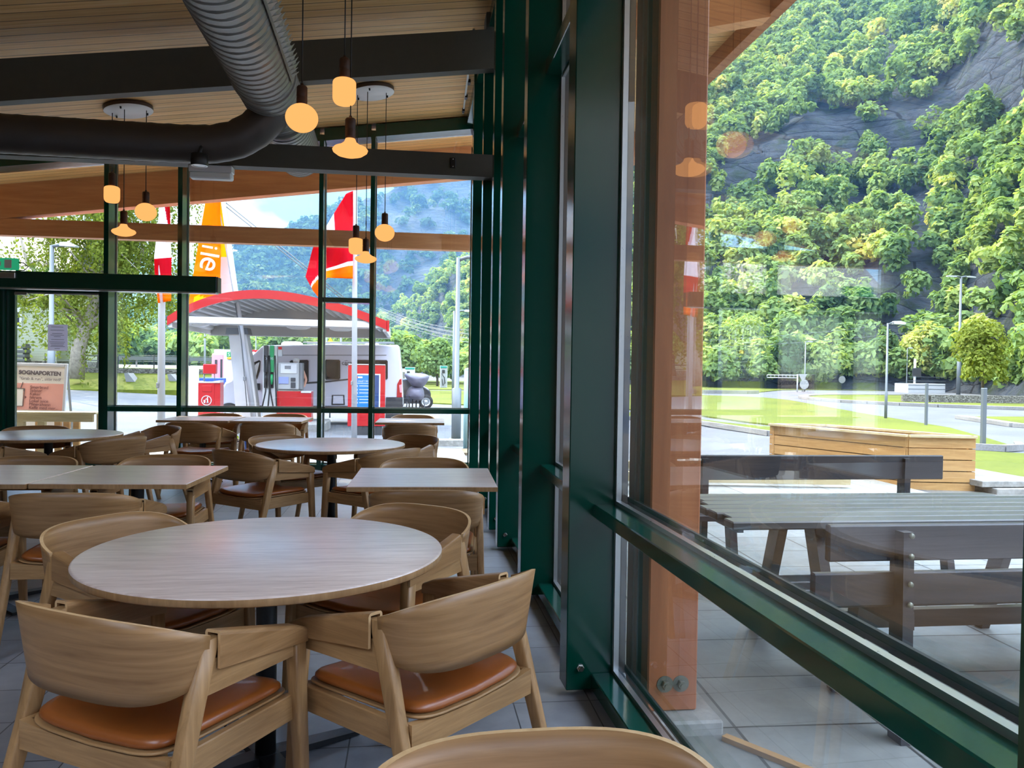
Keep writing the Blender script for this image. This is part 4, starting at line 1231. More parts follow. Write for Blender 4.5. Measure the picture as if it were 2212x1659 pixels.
flag(f, [(763,412),(762,602)], [(660,598),(676,628),(691,646)], [(763,412),(748,418),(728,450),(702,495),(676,535),(660,598)], [(762,602),(706,600),(691,646)], 19.2, ['flag_red','flag_white','flag_orange'],
     lambda u,v: (2 if v > .86-1.1*max(0,u-.62) else 1 if v > .79-1.1*max(0,u-.62) else (1 if (.30 < u < .46 and v < .42 - abs(u-.38)*2) else 0)), lambda u,v: .14*math.sin(9*u+5*v)+.07*math.sin(17*u-3*v))
# leaning mast and its flag
Y = 22.7
mast = thing('leaning_mast', 'white leaning mast carrying the fuel station canopy on cables', 'mast')
m = MB()
def quad_beam(m, L, R_, y0, y1):
    """L, R_: pixel outlines (bottom to top) of the left and right edge"""
    vs = []
    for (a, b) in zip(L, R_):
        vs += [at(a[0],a[1],y0), at(b[0],b[1],y0), at(b[0],b[1],y0)+Vector((0,y1-y0,0)), at(a[0],a[1],y0)+Vector((0,y1-y0,0))]
    n = len(L); fs = [(0,1,2,3),(4*n-1,4*n-2,4*n-3,4*n-4)]
    for i in range(n-1):
        for k in range(4): fs.append((4*i+k,4*i+(k+1)%4,4*i+4+(k+1)%4,4*i+4+k))
    m.add(vs, fs)
quad_beam(m, [(512,925),(502,800),(493,715)], [(560,925),(545,800),(531,715)], 23.0, 23.45); m.build('column', MAT['paint_offwhite'], mast)
m = MB(); quad_beam(m, [(487,722),(489,708)], [(537,722),(533,708)], 22.95, 23.5); m.build('collar', MAT['pale_pole'], mast)
m = MB(); quad_beam(m, [(479,648),(473,555),(464,420)], [(513,648),(500,555),(484,420)], 23.05, 23.3); m.build('upper_mast', MAT['paint_white'], mast)
m = MB(); a, b = at(549,910,Y), at(479,415,Y); m.tube([a,b], [.075,.06], 14); m.build('pole', MAT['paint_white'], mast)
m = MB(); m.tube([at(534,885,Y-.08), at(521,735,Y-.08), at(470,430,Y-.08)], .012, 6); m.build('halyard', MAT['pale_pole'], mast)
m = MB(); k = at(530,818,Y); m.bbox(k.x-.04,k.x+.03,Y-.12,Y-.06,k.z-.06,k.z+.06,.01); m.build('cleat', MAT['mid_grey'], mast)
for dx in (0, 10):
    m = MB(); m.tube([at(478+dx,438,23.1), at(741+dx*.6,648-dx*.2,23.6)], .016, 6); m.build('cable', MAT['pale_pole'], mast)
of = thing('flag', 'orange flag with white letters hanging from the leaning mast', 'flag', group='flags by the fuel station')
fo = flag(of, [(476,410),(477,560),(475,634)], [(452,410),(443,441),(423,560),(405,673)], [(476,410),(452,410)], [(475,634),(446,652),(405,673)], Y-.15, ['flag_orange','flag_yellow'],
     lambda u,v: (1 if (v > .90 and .25 < u < .85 and v > 1.06-.22*u) else 0), lambda u,v: .06*math.sin(6*u+2*v))
m = MB(); P = [at(475,425,Y-.02), at(483,425,Y-.02), at(490,555,Y-.02), at(476,555,Y-.02)]
m.add(P + [p+Vector((0,.01,0)) for p in P], [(0,1,2,3),(7,6,5,4),(0,4,5,1),(1,5,6,2),(2,6,7,3),(3,7,4,0)]); m.build('back_panel', MAT['flag_yellow'], of)
for s, px, py, sz, rot in (('i',452,534,.62,-1.72),('l',451,550,.72,-1.72),('e',454,572,.84,-1.95)):
    p = at(px,py,Y-.27); text('lettering', s, sz, facing(p.x,p.y,p.z,rot), MAT['flag_white'], of, .004, 'CENTER')

# ---------------- canopy
cn = thing('fuel_canopy', 'arched fuel station canopy with red edge and corrugated underside', 'canopy')
Y0c, Y1c = 22.0, 26.2
def arch(k, dz=0.0):
    # k 0..1 from the left to the right end
    pl_ = [(362,684),(420,652),(480,632),(545,624),(610,628),(680,642),(760,668),(836,694)]
    xs_ = np.linspace(0,1,len(pl_)); px = np.interp(k, xs_, [p[0] for p in pl_])
    # smooth parabola through the ends and the crown
    py = 684 + 10*k - 62*4*k*(1-k)*(1.0+.10*(0.5-k)*2)
    p = at(px, py, Y0c); return Vector((p.x, Y0c, p.z+dz))
ks = np.linspace(0,1,61)
m = MB(); vs = []
for k in ks:
    a = arch(k); 
    for dz in (0,-.23):
        for yy in (Y0c-.05, Y0c+.05): vs.append(Vector((a.x,yy,a.z+dz)))
fs = [(0,1,3,2)] + [(4*60,4*60+2,4*60+3,4*60+1)]
for i in range(60):
    o_ = 4*i; fs += [(o_,o_+2,o_+6,o_+4),(o_+1,o_+5,o_+7,o_+3),(o_,o_+4,o_+5,o_+1),(o_+2,o_+3,o_+7,o_+6)]
m.add(vs, fs, False); m.build('red_fascia', MAT['paint_red'], cn)
m = MB(); P = []
for k in np.linspace(0.01,.99,330):
    a = arch(k); w = .06*math.copysign(min(1,abs(math.sin(k*2*PI*24))*1.8), math.sin(k*2*PI*24))
    P.append([Vector((a.x,Y0c+.05,a.z-.16+w)), Vector((a.x,Y1c,a.z-.16+w))])
m.grid(P, False); o_ = m.build('corrugated_roof', MAT['pump_grey'], cn); sd = o_.modifiers.new('t','SOLIDIFY'); sd.thickness = .02
a, b = arch(0), arch(1)
m = MB()
m.beam(Vector((a.x+.05,Y0c+.04,a.z-.06)), Vector((b.x-.02,Y0c+.04,b.z-.10)), .10, .17); m.build('front_beam', MAT['paint_offwhite'], cn)
m = MB(); m.beam(Vector((a.x+.05,Y0c+.16,a.z-.14)), Vector((b.x-.02,Y0c+.16,b.z-.19)), .22, .05); m.build('gutter', MAT['paint_white'], cn)
m = MB(); pg = [(arch(k).x, arch(k).z-.18) for k in np.linspace(.02,.98,40)]; m.prism([(arch(.02).x,a.z-.3)]+pg+[(arch(.98).x,b.z-.3)], Y1c-.06, Y1c-.02); m.build('rear_gable', MAT['pump_grey'], cn)
m = MB(); m.beam(Vector((a.x+.05,Y1c,a.z-.2)), Vector((b.x-.02,Y1c,b.z-.2)), .10, .24); m.build('rear_beam', MAT['paint_offwhite'], cn)
for sx, q in ((a.x+.06,a.z),(b.x-.06,b.z)):
    m = MB(); m.box(sx-.05,sx+.05,Y0c,Y1c,q-.28,q-.05); m.build('side_beam', MAT['paint_offwhite'], cn)
m = MB(); m.box(b.x-.01,b.x+.06,Y0c-.05,Y0c+.05,b.z-.28,b.z+.02); m.build('red_end_cap', MAT['paint_red'], cn)
for px, py in ((425,702),(645,708),(738,712)):
    p = at(px,py,24); m = MB(); m.lathe([(0,-.05),(.22,-.045),(.34,0),(.36,.05)], 24, c=p); m.build('canopy_light', MAT['white_plastic'], cn)

# ---------------- fuel pump
pu = thing('fuel_pump', 'grey and red fuel pump with two tall nozzle towers under the canopy', 'fuel pump')
Yp = 22.9
def pbox(mb, x0, y0, x1, y1, Y, depth, b=.004):
    a = at(x0,y0,Y); c = at(x1,y1,Y); mb.bbox(a.x,c.x,Y,Y+depth,c.z,a.z,b); return a, c
m = MB(); pbox(m,598,845,672,925,Yp,.45,.01); m.build('red_base', MAT['paint_red'], pu)
m = MB(); pbox(m,600,783,645,842,Yp+.02,.40,.02); m.build('dispenser_head', MAT['pump_grey'], pu)
m = MB(); pbox(m,645,784,653,842,Yp+.10,.34,.01); m.build('head_side', MAT['mid_grey'], pu)
m = MB(); pbox(m,606,786,641,807,Yp,.03,.006); m.build('counter_frame', MAT['paint_offwhite'], pu)
m = MB(); pbox(m,615,790,628,797,Yp-.012,.02,.002); m.build('counter_display', MAT['mid_grey'], pu)
m = MB(); pbox(m,602,814,623,829,Yp-.005,.03,.003); m.build('card_screen', MAT['screen_blue'], pu)
for q in ((628,816,638,824),(628,826,638,838)):
    m = MB(); pbox(m,*q,Yp-.005,.03,.003); m.build('card_slot', MAT['dark_grey'], pu)
m = MB(); pbox(m,599,842,652,849,Yp+.02,.35,.006); m.build('steel_skirt', MAT['steel_bright'], pu)
m = MB(); pbox(m,650,845,672,849,Yp-.02,.5,.004); m.build('white_lid', MAT['paint_white'], pu)
for i, (x0, x1, mt) in enumerate(((570,578,'dark_grey'),(583,591,'paint_green'))):
    m = MB(); pbox(m,x0,746,x1,804,Yp-.02,.10,.006); m.build('tower_panel', MAT[mt], pu)
    m = MB(); pbox(m,x0+.5,804,x1-.5,838,Yp+.03,.06,.004); m.build('nozzle_well', MAT['black_plastic'], pu)
    a = at(x0+4,818,Yp-.06); m = MB(); m.tube([a+Vector((0,0,.12)), a, a+Vector((0,-.02,-.16))], [.03,.045,.025], 10); m.build('nozzle', MAT['black_plastic' if i == 0 else 'paint_green'], pu)
    p = at(x0+4,775,Yp-.025); text('lettering', ('diesel','95')[i] if False else ('D','95')[i], .10, facing(p.x,p.y,p.z,0), MAT['paint_white'], pu, .002, 'CENTER')
m = MB(); pbox(m,568,746,597,925,Yp+.08,.14,.01); m.build('tower_body', MAT['paint_offwhite'], pu)
m = MB(); pbox(m,600,748,609,770,Yp+.05,.08,.004); m.build('side_panel', MAT['pump_grey'], pu)
m = MB(); pbox(m,601,749,609,755,Yp+.03,.02,.002); m.build('red_plate', MAT['paint_red'], pu)
for x0, dx in ((572,-8),(580,-2),(582,10),(594,4)):
    a = at(x0,768,Yp-.03); b = at(x0+2,845,Yp-.10); c = at(x0+dx,890,Yp-.16)
    m = MB(); m.tube([a, a.lerp(b,.5), b, b.lerp(c,.5), c], .020, 8); m.build('hose', MAT['black_plastic'], pu)
# concrete island under pump and mast
m = MB(); a = at(505,930,22.4); b = at(700,930,22.4); m.bbox(a.x-.5,b.x,22.2,24.2,-.6,-.17,.04)
tag(m.build('pump_island', MAT['kerb_stone']), 'pale concrete island under the pump and the mast', 'kerb island')
# person behind the pump
def person():
    pr = thing('person', 'person in a white top standing behind the fuel pump, bare arm showing', 'person')
    X, Yq = at(640,800,24.0).x, 24.0; g = -.17
    pts = [(0,0,.98),(0,0,1.18),(0,.01,1.40),(0,.0,1.52),(0,-.02,1.66),            # pelvis chest neck head
           (.19,0,1.43),(.29,-.02,1.16),(.26,-.20,.98),(.24,-.28,.96),               # right arm
           (-.19,0,1.43),(-.27,-.03,1.16),(-.22,-.22,1.0),(-.18,-.3,.99),
           (.10,0,.94),(.11,-.01,.50),(.11,.02,.09),(.12,-.12,.04),
           (-.10,0,.94),(-.11,-.01,.50),(-.11,.02,.09),(-.12,-.12,.04)]
    ed = [(0,1),(1,2),(2,3),(3,4),(2,5),(5,6),(6,7),(7,8),(2,9),(9,10),(10,11),(11,12),(0,13),(13,14),(14,15),(15,16),(0,17),(17,18),(18,19),(19,20)]
    rad = [.145,.15,.16,.06,.10,.065,.05,.038,.03,.065,.05,.038,.03,.09,.065,.045,.04,.09,.065,.045,.04]
    me = bpy.data.meshes.new('body'); me.from_pydata([(X+x,Yq+y,g+z) for x,y,z in pts], ed, [])
    o = bpy.data.objects.new('body', me); C.objects.link(o); o.parent = pr; me.materials.append(MAT['skin'])
    sk = o.modifiers.new('skin','SKIN'); 
    for i, r in enumerate(rad):
        sv = me.skin_vertices[0].data[i]; sv.radius = (r, r*.8); sv.use_root = (i == 0)
    o.modifiers.new('sub','SUBSURF').levels = 2; o.modifiers['sub'].render_levels = 2
    m = MB(); m.ell((X,Yq-.015,g+1.72), .095,.11,.09, 18, 12); m.build('hair', MAT['hair_grey'], pr)
    m = MB(); m.tube([(X,Yq,g+.93),(X,Yq,g+1.1),(X,Yq,g+1.3),(X,Yq,g+1.43),(X,Yq,g+1.49)], [.185,.18,.20,.185,.09], 20, oval=.72); m.build('shirt', MAT['shirt'], pr)
    m = MB()
    for s in (-1,1): m.tube([(X+s*.09,Yq,g+1.0),(X+s*.105,Yq,g+.5),(X+s*.11,Yq+.02,g+.08)], [.125,.095,.075], 14)
    m.build('trousers', MAT['trouser'], pr)
    for s in (-1,1):
        m = MB(); m.ell((X+s*.035,Yq-.105,g+1.675), .012,.008,.009, 8, 6); m.build('eye', MAT['black_print'], pr)
        m = MB()
        h = Vector((X+s*.22,Yq-.30,g+.965))
        for q in range(4): m.tube([h+Vector((s*(-.03+.02*q),0,0)), h+Vector((s*(-.034+.022*q),-.045,-.01)), h+Vector((s*(-.036+.022*q),-.075-.008*(q in (1,2)),-.035))], [.010,.009,.007], 8)
        m.tube([h+Vector((-s*.035,.02,.005)), h+Vector((-s*.065,-.015,-.005)), h+Vector((-s*.07,-.045,-.02))], [.011,.010,.008], 8)
        m.build('fingers', MAT['skin'], pr)
    m = MB(); m.tube([(X,Yq-.10,g+1.68),(X,Yq-.128,g+1.645),(X,Yq-.10,g+1.64)], [.010,.014,.010], 8); m.build('nose', MAT['skin'], pr)
person()

# ---------------- waste bin with paper holder
bn = thing('waste_bin', 'red waste bin with white litter symbol left of the leaning mast', 'bin')
Yb = 21.8
m = MB(); a, c = pbox(m,428,826,462,932,Yb,.42,.01); m.build('bin_body', MAT['paint_red'], bn)
m = MB(); pbox(m,462,826,475,932,Yb+.02,.40,.01); m.build('bin_side', MAT['paint_red'], bn)
m = MB(); a = at(428,823,Yb); c = at(475,823,Yb); m.prism([(a.x,a.z-.05),(c.x,c.z-.05),(c.x,c.z+.02),(c.x-.12,c.z),(c.x-.22,c.z-.02),(a.x+.1,a.z-.02),(a.x,a.z)], Yb-.01, Yb+.42); m.build('white_top', MAT['paint_white'], bn)
m = MB(); pbox(m,437,833,457,846,Yb-.012,.02,.004); m.build('flap', MAT['paint_red'], bn)
m = MB(); pbox(m,438,786,466,808,Yb+.05,.2,.02); m.build('paper_dispenser', MAT['paint_red'], bn)
m = MB(); a = at(441,808,Yb+.12); b = at(441,824,Yb+.12); m.tube([a,b],.02,8); a = at(463,800,Yb+.12); b = at(464,824,Yb+.12); m.tube([a,b],.012,8); m.build('bracket', MAT['pale_pole'], bn)
p = at(446,865,Yb-.004)
m = MB(); Mx = Matrix.Translation(p) @ Matrix.Rotation(PI/2,4,'X'); m.lathe([(.113,0),(.113,.006),(.132,.006),(.132,0)], 36, M=Mx, smooth=False)
q = p + Vector((0,-.006,0))
m.ell(q+Vector((.028,0,.075)), .018,.004,.018, 10, 6)                      # head of the figure
m.tube([q+Vector((.025,0,.05)), q+Vector((.03,0,-.01)), q+Vector((.012,0,-.075))], [.017,.015,.011], 8)
m.tube([q+Vector((.03,0,-.01)), q+Vector((.045,0,-.075))], [.013,.010], 8)
m.tube([q+Vector((.02,0,.045)), q+Vector((-.015,0,.035)), q+Vector((-.03,0,.02))], .008, 8)
m.prism([(q.x-.075,q.z+.01),(q.x-.02,q.z+.01),(q.x-.03,q.z-.07),(q.x-.065,q.z-.07)], q.y-.004, q.y+.002)
m.build('litter_symbol', MAT['paint_white'], bn)

# ---------------- red information board
bd = thing('information_board', 'tall red board with blue poster beside the right flag pole', 'board')
Yd = 20.8
m = MB(); pbox(m,756,788,831,921,Yd,.16,.01); m.build('board_body', MAT['paint_red'], bd)
m = MB(); pbox(m,752,789,757,921,Yd+.01,.22,.006); m.build('board_side', MAT['paint_red'], bd)
m = MB(); pbox(m,753,786,832,789,Yd-.01,.2,.003); m.build('top_rim', MAT['paint_white'], bd)
m = MB(); pbox(m,760,807,821,888,Yd-.006,.01,.001); m.build('poster_border', MAT['paint_white'], bd)
m = MB(); pbox(m,762,810,799,884,Yd-.010,.008,.001); m.build('poster', MAT['poster_blue'], bd)
m = MB(); pbox(m,799,810,818,884,Yd-.010,.008,.001); m.build('poster_edge', MAT['poster_navy'], bd)
m = MB(); pbox(m,762,813,783,817,Yd-.013,.004,.001); m.build('poster_badge', MAT['paint_white'], bd)
m = MB(); pbox(m,768,813,773,817,Yd-.016,.004,.001); m.build('badge_mark', MAT['paint_red'], bd)
p = at(765,823,Yd-.012); text('lettering', 'Bli med i klubben', .075, facing(p.x,p.y,p.z), MAT['paint_white'], bd, .001, shear=.2)
for k, py in enumerate((834,842,849,863,870)):
    p = at(770,py,Yd-.012); m = MB(); m.lathe([(0,.004),(.034,.004),(.034,0)], 18, M=Matrix.Translation(p)@Matrix.Rotation(PI/2,4,'X'), smooth=False); m.build('poster_dot', MAT['paint_white'], bd)
    m = MB(); pbox(m,776,py-1,797,py+.6,Yd-.012,.003,.0005); m.build('poster_line', MAT['paint_white'], bd)
for py in (828,857,880):
    m = MB(); pbox(m,768,py-.7,797,py+.7,Yd-.012,.003,.0005); m.build('poster_line', MAT['paint_white'], bd)
m = MB(); a = at(770,921,Yd); b = at(825,921,Yd); m.bbox(a.x,b.x,Yd+.02,Yd+.14,-.45,a.z+.02,.01); m.build('plinth', MAT['dark_grey'], bd)

# ---------------- motorhome
mh = thing('motorhome', 'white high-roofed camper van parked at the fuel pump, nose to the left', 'motorhome')
Yv = 26.2; W = 2.0
def vp(px, py): p = at(px,py,Yv); return (p.x, p.z)
side = [vp(*q) for q in ((480,886),(477,862),(478,840),(486,826),(498,821),(507,812),(536,775),(565,749),(572,746),(700,743.5),(858,745),(863,748),(868,800),(871,858),(871,878),(480,886))][:-1]
m = MB(); m.prism(side, Yv, Yv+W); o_ = m.build('body', MAT['van_white'], mh); bv = o_.modifiers.new('b','BEVEL'); bv.width = .06; bv.segments = 2; bv.limit_method = 'ANGLE'; bv.angle_limit = .9
def vpanel(name, pts, mat, dy=.012, th=.02):
    m = MB(); m.prism([vp(*q) for q in pts], Yv-dy, Yv-dy+th); return m.build(name, MAT[mat], mh)
vpanel('rear_bumper', [(834,858),(870,858),(870.5,904),(868,907),(832,906)], 'dark_grey', .03, .5)
vpanel('skirt', [(560,876),(832,877),(832,892),(560,890)], 'dark_grey', .0, .1)
vpanel('cab_window', [(541,796),(548,783),(560,778),(563,780),(562,800),(556,818),(549,824)], 'dark_glass')
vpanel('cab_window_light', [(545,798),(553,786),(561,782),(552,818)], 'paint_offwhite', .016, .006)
for q in (((628,780),(665,779),(665,824),(628,823)), ((704,778.5),(733.5,779),(733.5,818),(704,818.5)), ((766,779),(836,779.5),(836,818),(766,818))):
    w_ = vpanel('window_pane', q, 'dark_glass', .02, .03)
    m = MB(); P = [vp(*z) for z in q]; 
    for a, b in zip(P, P[1:]+P[:1]): m.beam(Vector((a[0],Yv-.02,a[1])), Vector((b[0],Yv-.02,b[1])), .03, .05)
    fr_ = m.build('window_frame', MAT['black_plastic'], mh); fr_.parent = w_
vpanel('hatch', [(717,853),(744,853),(745,875),(716,875)], 'dark_grey')
vpanel('hatch_door', [(720,855),(741,855),(742,872),(719,872)], 'van_white', .016, .01)
vpanel('stripe', [(653,826),(700,823),(752,818),(752,821),(700,827),(653,830)], 'dark_grey', .01, .015)
vpanel('moulding', [(570,766.5),(835,766.5),(835,768),(570,768)], 'mid_grey', .008, .012)
vpanel('tail_light', [(858,830),(863,820),(867.5,818),(868.5,858),(857,858)], 'paint_red', .02, .2)
vpanel('tail_light_lens', [(862,832),(868,830),(868,848),(864,848)], 'paint_pink', .03, .2)
vpanel('mirror', [(556,828),(562,828),(563,842),(557,843)], 'black_plastic', .16, .14)
vpanel('door_handle', [(550,834),(556,834),(556,836),(550,836)], 'black_plastic', .02, .02)
p = at(738,784,Yv-.014); text('lettering', 'carado', .20, facing(p.x,p.y,p.z), MAT['dark_grey'], mh, .002)
vpanel('logo_swoosh', [(742,780),(748,778.6),(754,779.5),(748,779.6)], 'dark_grey', .014, .006)
vpanel('logo_lower_swoosh', [(744,787.6),(748,788.4),(753,787.4),(748,789.8)], 'dark_grey', .014, .006)
for x0, x1, h in ((607,655,737),(712,740,742),(788,820,741)):
    a = at(x0,745,Yv+.9); b = at(x1,745,Yv+.9); t_ = at(x0,h,Yv+.9).z
    m = MB(); m.lathe([(0,t_-a.z),((b.x-a.x)*.36,t_-a.z-.01),((b.x-a.x)*.48,(t_-a.z)*.5),((b.x-a.x)*.5,-.1)], 24, c=((a.x+b.x)/2,Yv+.9,a.z)); m.build('roof_dome', MAT['paint_white'], mh)
m = MB()
for k in (.5,1.5): m.tube([(at(650,745,Yv).x,Yv+k,at(650,743,Yv).z+.07),(at(850,745,Yv).x,Yv+k,at(850,743,Yv).z+.07)], .02, 8)
m.build('roof_rail', MAT['pale_pole'], mh)
def wheel(parent, c, r, w, rim='paint_offwhite'):
    Mx = Matrix.Translation(c) @ Matrix.Rotation(PI/2,4,'X')
    m = MB(); m.lathe([(r*.62,w/2),(r*.95,w/2),(r,w*.3),(r,-w*.3),(r*.95,-w/2),(r*.62,-w/2)], 32, M=Mx); wh = m.build('wheel', MAT['tyre'], parent)
    m = MB(); m.lathe([(0,w*.42),(r*.12,w*.42),(r*.14,w*.30),(r*.52,w*.30),(r*.56,w*.42),(r*.63,w*.42),(r*.63,-w*.3),(0,-w*.3)], 32, M=Mx); rm = m.build('rim', MAT[rim], wh)
    m = MB()
    for k in range(10):
        a = 2*PI*k/10; p = Mx @ Vector((r*.36*math.cos(a), r*.36*math.sin(a), w*.33)); m.ell(p, r*.07, .012, r*.07, 8, 6)
    m.build('rim_hole', MAT['black_print'], wh)
    return wh
p = at(495,893,Yv); wheel(mh, Vector((p.x,Yv+.06,p.z)), .34, .22); wheel(mh, Vector((p.x,Yv+1.9,p.z)), .34, .22)
p2 = at(795,893,Yv); wheel(mh, Vector((p2.x,Yv+.06,p.z)), .34, .22); wheel(mh, Vector((p2.x,Yv+1.9,p.z)), .34, .22)
m = MB(); m.lathe([(.0,.003),(.42,.003),(.42,0)], 28, M=Matrix.Translation((p.x,Yv+.012,p.z+.02))@Matrix.Rotation(PI/2,4,'X'), smooth=False); m.build('wheel_arch', MAT['black_plastic'], mh)
# covered bicycles on the rear rack
bk = thing('covered_bicycles', 'bicycles under a grey tarpaulin on a rack behind the camper van', 'bicycles')
Yk = 27.0
m = MB()
up = [(871,806),(890,805),(912,806),(931,810),(926,820),(919,835),(905,840),(893,838),(884,828),(873,812)]
P0 = [at(x,y,Yk) for x,y in up]; c0 = sum((v for v in P0), Vector())/len(P0)
P = []
for i, v in enumerate(P0): P.append([c0+Vector((0,-.55,.02)), c0.lerp(v,.55)+Vector((0,-.5-.06*(i%2),0)), v+Vector((0,-.1,0)), v+Vector((0,.35,0)), c0.lerp(v,.5)+Vector((0,.6,0)), c0+Vector((0,.62,0))])
m.grid(P, True, close_u=True); o_ = m.build('upper_tarp', MAT['tarp'], bk); o_.modifiers.new('s','SUBSURF').render_levels = 1
lo = [(877,846),(884,834),(897,832),(912,834),(917,842),(919,866),(900,867),(879,866),(875,858)]
P0 = [at(x,y,Yk) for x,y in lo]; c0 = sum((v for v in P0), Vector())/len(P0); P = []
for i, v in enumerate(P0): P.append([c0+Vector((0,-.5,0)), c0.lerp(v,.6)+Vector((0,-.46-.04*(i%2),0)), v, v+Vector((0,.4,0)), c0+Vector((0,.5,0))])
m = MB(); m.grid(P, True, close_u=True); o_ = m.build('lower_tarp', MAT['tarp'], bk); o_.modifiers.new('s','SUBSURF').render_levels = 1
for k, px in enumerate((884,891,899,907)):
    p = at(px,872,Yk-.2+.2*k); m = MB()
    Mx = Matrix.Translation(p) @ Matrix.Rotation(PI/2,4,'Y'); prof = [(.30+.02*math.cos(t),.02*math.sin(t)) for t in np.linspace(0,2*PI,8)]
    m.lathe(prof, 26, M=Mx); m.build('bicycle_wheel', MAT['tyre'], bk)
m = MB(); a = at(871,880,Yk); b = at(917,882,Yk); m.tube([a,b],.025,8); a = at(916,862,Yk); m.tube([a,b],.02,8); a = at(880,866,Yk); b = at(878,880,Yk); m.tube([a,b],.02,8); m.build('rack', MAT['mid_grey'], bk)
# black car behind
cr_ = thing('black_car', 'black car parked behind the covered bicycles', 'car')
Yq = 37.0
prof = [at(x,y,Yq) for x,y in ((840,872),(838,850),(846,838),(862,820),(895,816),(912,832),(928,842),(931,850),(931,868),(926,872))]
m = MB(); m.prism([(p.x,p.z) for p in prof], Yq, Yq+1.8); o_ = m.build('car_body', MAT['car_black'], cr_); bv = o_.modifiers.new('b','BEVEL'); bv.width = .08; bv.segments = 3; bv.limit_method = 'ANGLE'; bv.angle_limit = .5
m = MB(); q = [at(x,y,Yq) for x,y in ((866,822),(894,819),(908,833),(864,834))]; m.prism([(p.x,p.z) for p in q], Yq-.01, Yq+.02); m.build('side_window', MAT['dark_glass'], cr_)
for px in (858,920):
    p = at(px,868,Yq); wheel(cr_, Vector((p.x,Yq+.05,p.z)), .33, .2, 'pump_grey')
# white fence panels left of the bin
fp = thing('picket_barrier', 'row of upright white boards left of the red bin', 'barrier')
for k in range(6):
    t_ = k/5; px = 402+t_*20; Yk = 33-5.0*t_; top = at(px,790+1.5*k,Yk).z; bot = ground_z(at(px,850,Yk).x,Yk)
    x = at(px,800,Yk).x; m = MB(); m.bbox(x-.11,x+.11,Yk,Yk+.04,bot,top,.01); m.build('board', MAT['paint_offwhite'], fp)
m = MB(); a = at(402,800,33.05); b = at(422,806,28.05); m.beam(a,b,.05,.1); m.build('cross_rail', MAT['paint_offwhite'], fp)
# washer post, sign boxes, blue bin, warning sign
def flatbox(name, label, cat, q, Y, depth, mat, b=.01, leg=None):
    t_ = thing(name, label, cat); m = MB(); a, c = pbox(m, *q, Y, depth, b); m.build('cabinet', MAT[mat], t_)
    if leg:
        for px in leg:
            x = at(px,q[3],Y).x; m = MB(); m.tube([(x,Y+depth/2,c.z+.02),(x,Y+depth/2,ground_z(x,Y)-.05)], .035, 8); m.build('leg', MAT['mid_grey'], t_)
    return t_
t_ = flatbox('washer_column', 'pink vacuum column behind the red bin', 'vacuum column', (457,763,478,880), 30.5, .4, 'paint_pink', .05)
m = MB(); pbox(m,464,777,469,795,30.47,.04); m.build('dark_slot', MAT['dark_grey'], t_)
m = MB(); pbox(m,476,776,480,820,30.45,.04); m.build('dark_edge', MAT['dark_grey'], t_)
t_ = flatbox('sign_cabinet', 'white cabinet with green sign beside the leaning mast', 'cabinet', (462,754.5,540,868), 32.5, 1.2, 'paint_white', .03)
m = MB(); pbox(m,490,760,505,771,32.47,.04); m.build('green_sign', MAT['paint_green'], t_)
p = at(492,766,32.46); text('lettering', 'S', .2, facing(p.x,p.y,p.z), MAT['paint_white'], t_, .002)
m = MB(); p = at(497,774,32.46); m.ell(p, .13,.03,.05, 12, 8); m.build('orange_badge', MAT['amber'], t_)
t_ = flatbox('red_price_sign', 'red sign board with white letters over the camper van bonnet', 'sign', (535,755.5,562,774), 29.5, .12, 'paint_red', .01, (538,558))
p = at(537,765.5,29.49); text('lettering', 'E', .2, facing(p.x,p.y,p.z), MAT['paint_white'], t_, .002)
p = at(547.5,765.5,29.49); m = MB(); m.lathe([(0,.006),(.10,.006),(.10,0)], 24, M=Matrix.Translation(p)@Matrix.Rotation(PI/2,4,'X'), smooth=False); m.build('white_disc', MAT['paint_white'], t_)
flatbox('blue_container', 'low blue container behind the red bin', 'container', (430,816,480,866), 29.2, .6, 'blue_plastic', .02)
w_ = thing('warning_sign', 'yellow triangular EX warning sign above the camper van roof', 'sign')
Yw = 30; tri = [at(x,y,Yw) for x,y in ((705,742),(722.5,742),(714,726.5))]
m = MB(); m.prism([(p.x,p.z) for p in tri], Yw, Yw+.02); m.build('sign_border', MAT['black_print'], w_)
cx = sum((p.x for p in tri))/3; cz_ = sum((p.z for p in tri))/3
m = MB(); m.prism([(cx+(p.x-cx)*.84, cz_+(p.z-cz_)*.84) for p in tri], Yw-.006, Yw); m.build('sign_face', MAT['yellow'], w_)
text('lettering', 'EX', .11, facing(cx,Yw-.008,cz_-.035), MAT['black_print'], w_, .001, 'CENTER')
m = MB(); m.tube([(cx,Yw+.05,tri[2].z-.05),(cx,Yw+.05,-.5)], .03, 10); m.build('post', MAT['pale_pole'], w_)

# ---------------- lamp posts and poles
def lamp_post(label, base, ztop, r0, r1, arm, name='street_lamp', dbl=False, collar=True, sz=1.0):
    l = thing(name, label, 'street lamp', base)
    h = ztop-base[2]
    m = MB(); m.tube([(0,0,-.2),(0,0,h*.28),(0,0,h*.285),(0,0,h)], [r0,r0,r1,r1*.8], 14); m.build('pole', MAT['pale_pole'], l)
    for s in ((1,-1) if dbl else (1,)):
        a = arm*s
        m = MB(); m.tube([(0,0,h-.06),(a*.25,0,h+.02),(a*.5,0,h+.02)], r1*.7, 10); m.build('arm', MAT['pale_pole'], l)
        x0, x1 = sorted((a*.35, a)); m = MB(); m.prism([(x0,h-.03),(x0+.02,h+.09*sz),((x0+x1)/2,h+.10*sz),(x1,h+.03),(x1-.03*(1 if a > 0 else 1),h-.05)], -.13*sz, .13*sz); m.build('lamp_head', MAT['paint_white'], l)
    return l
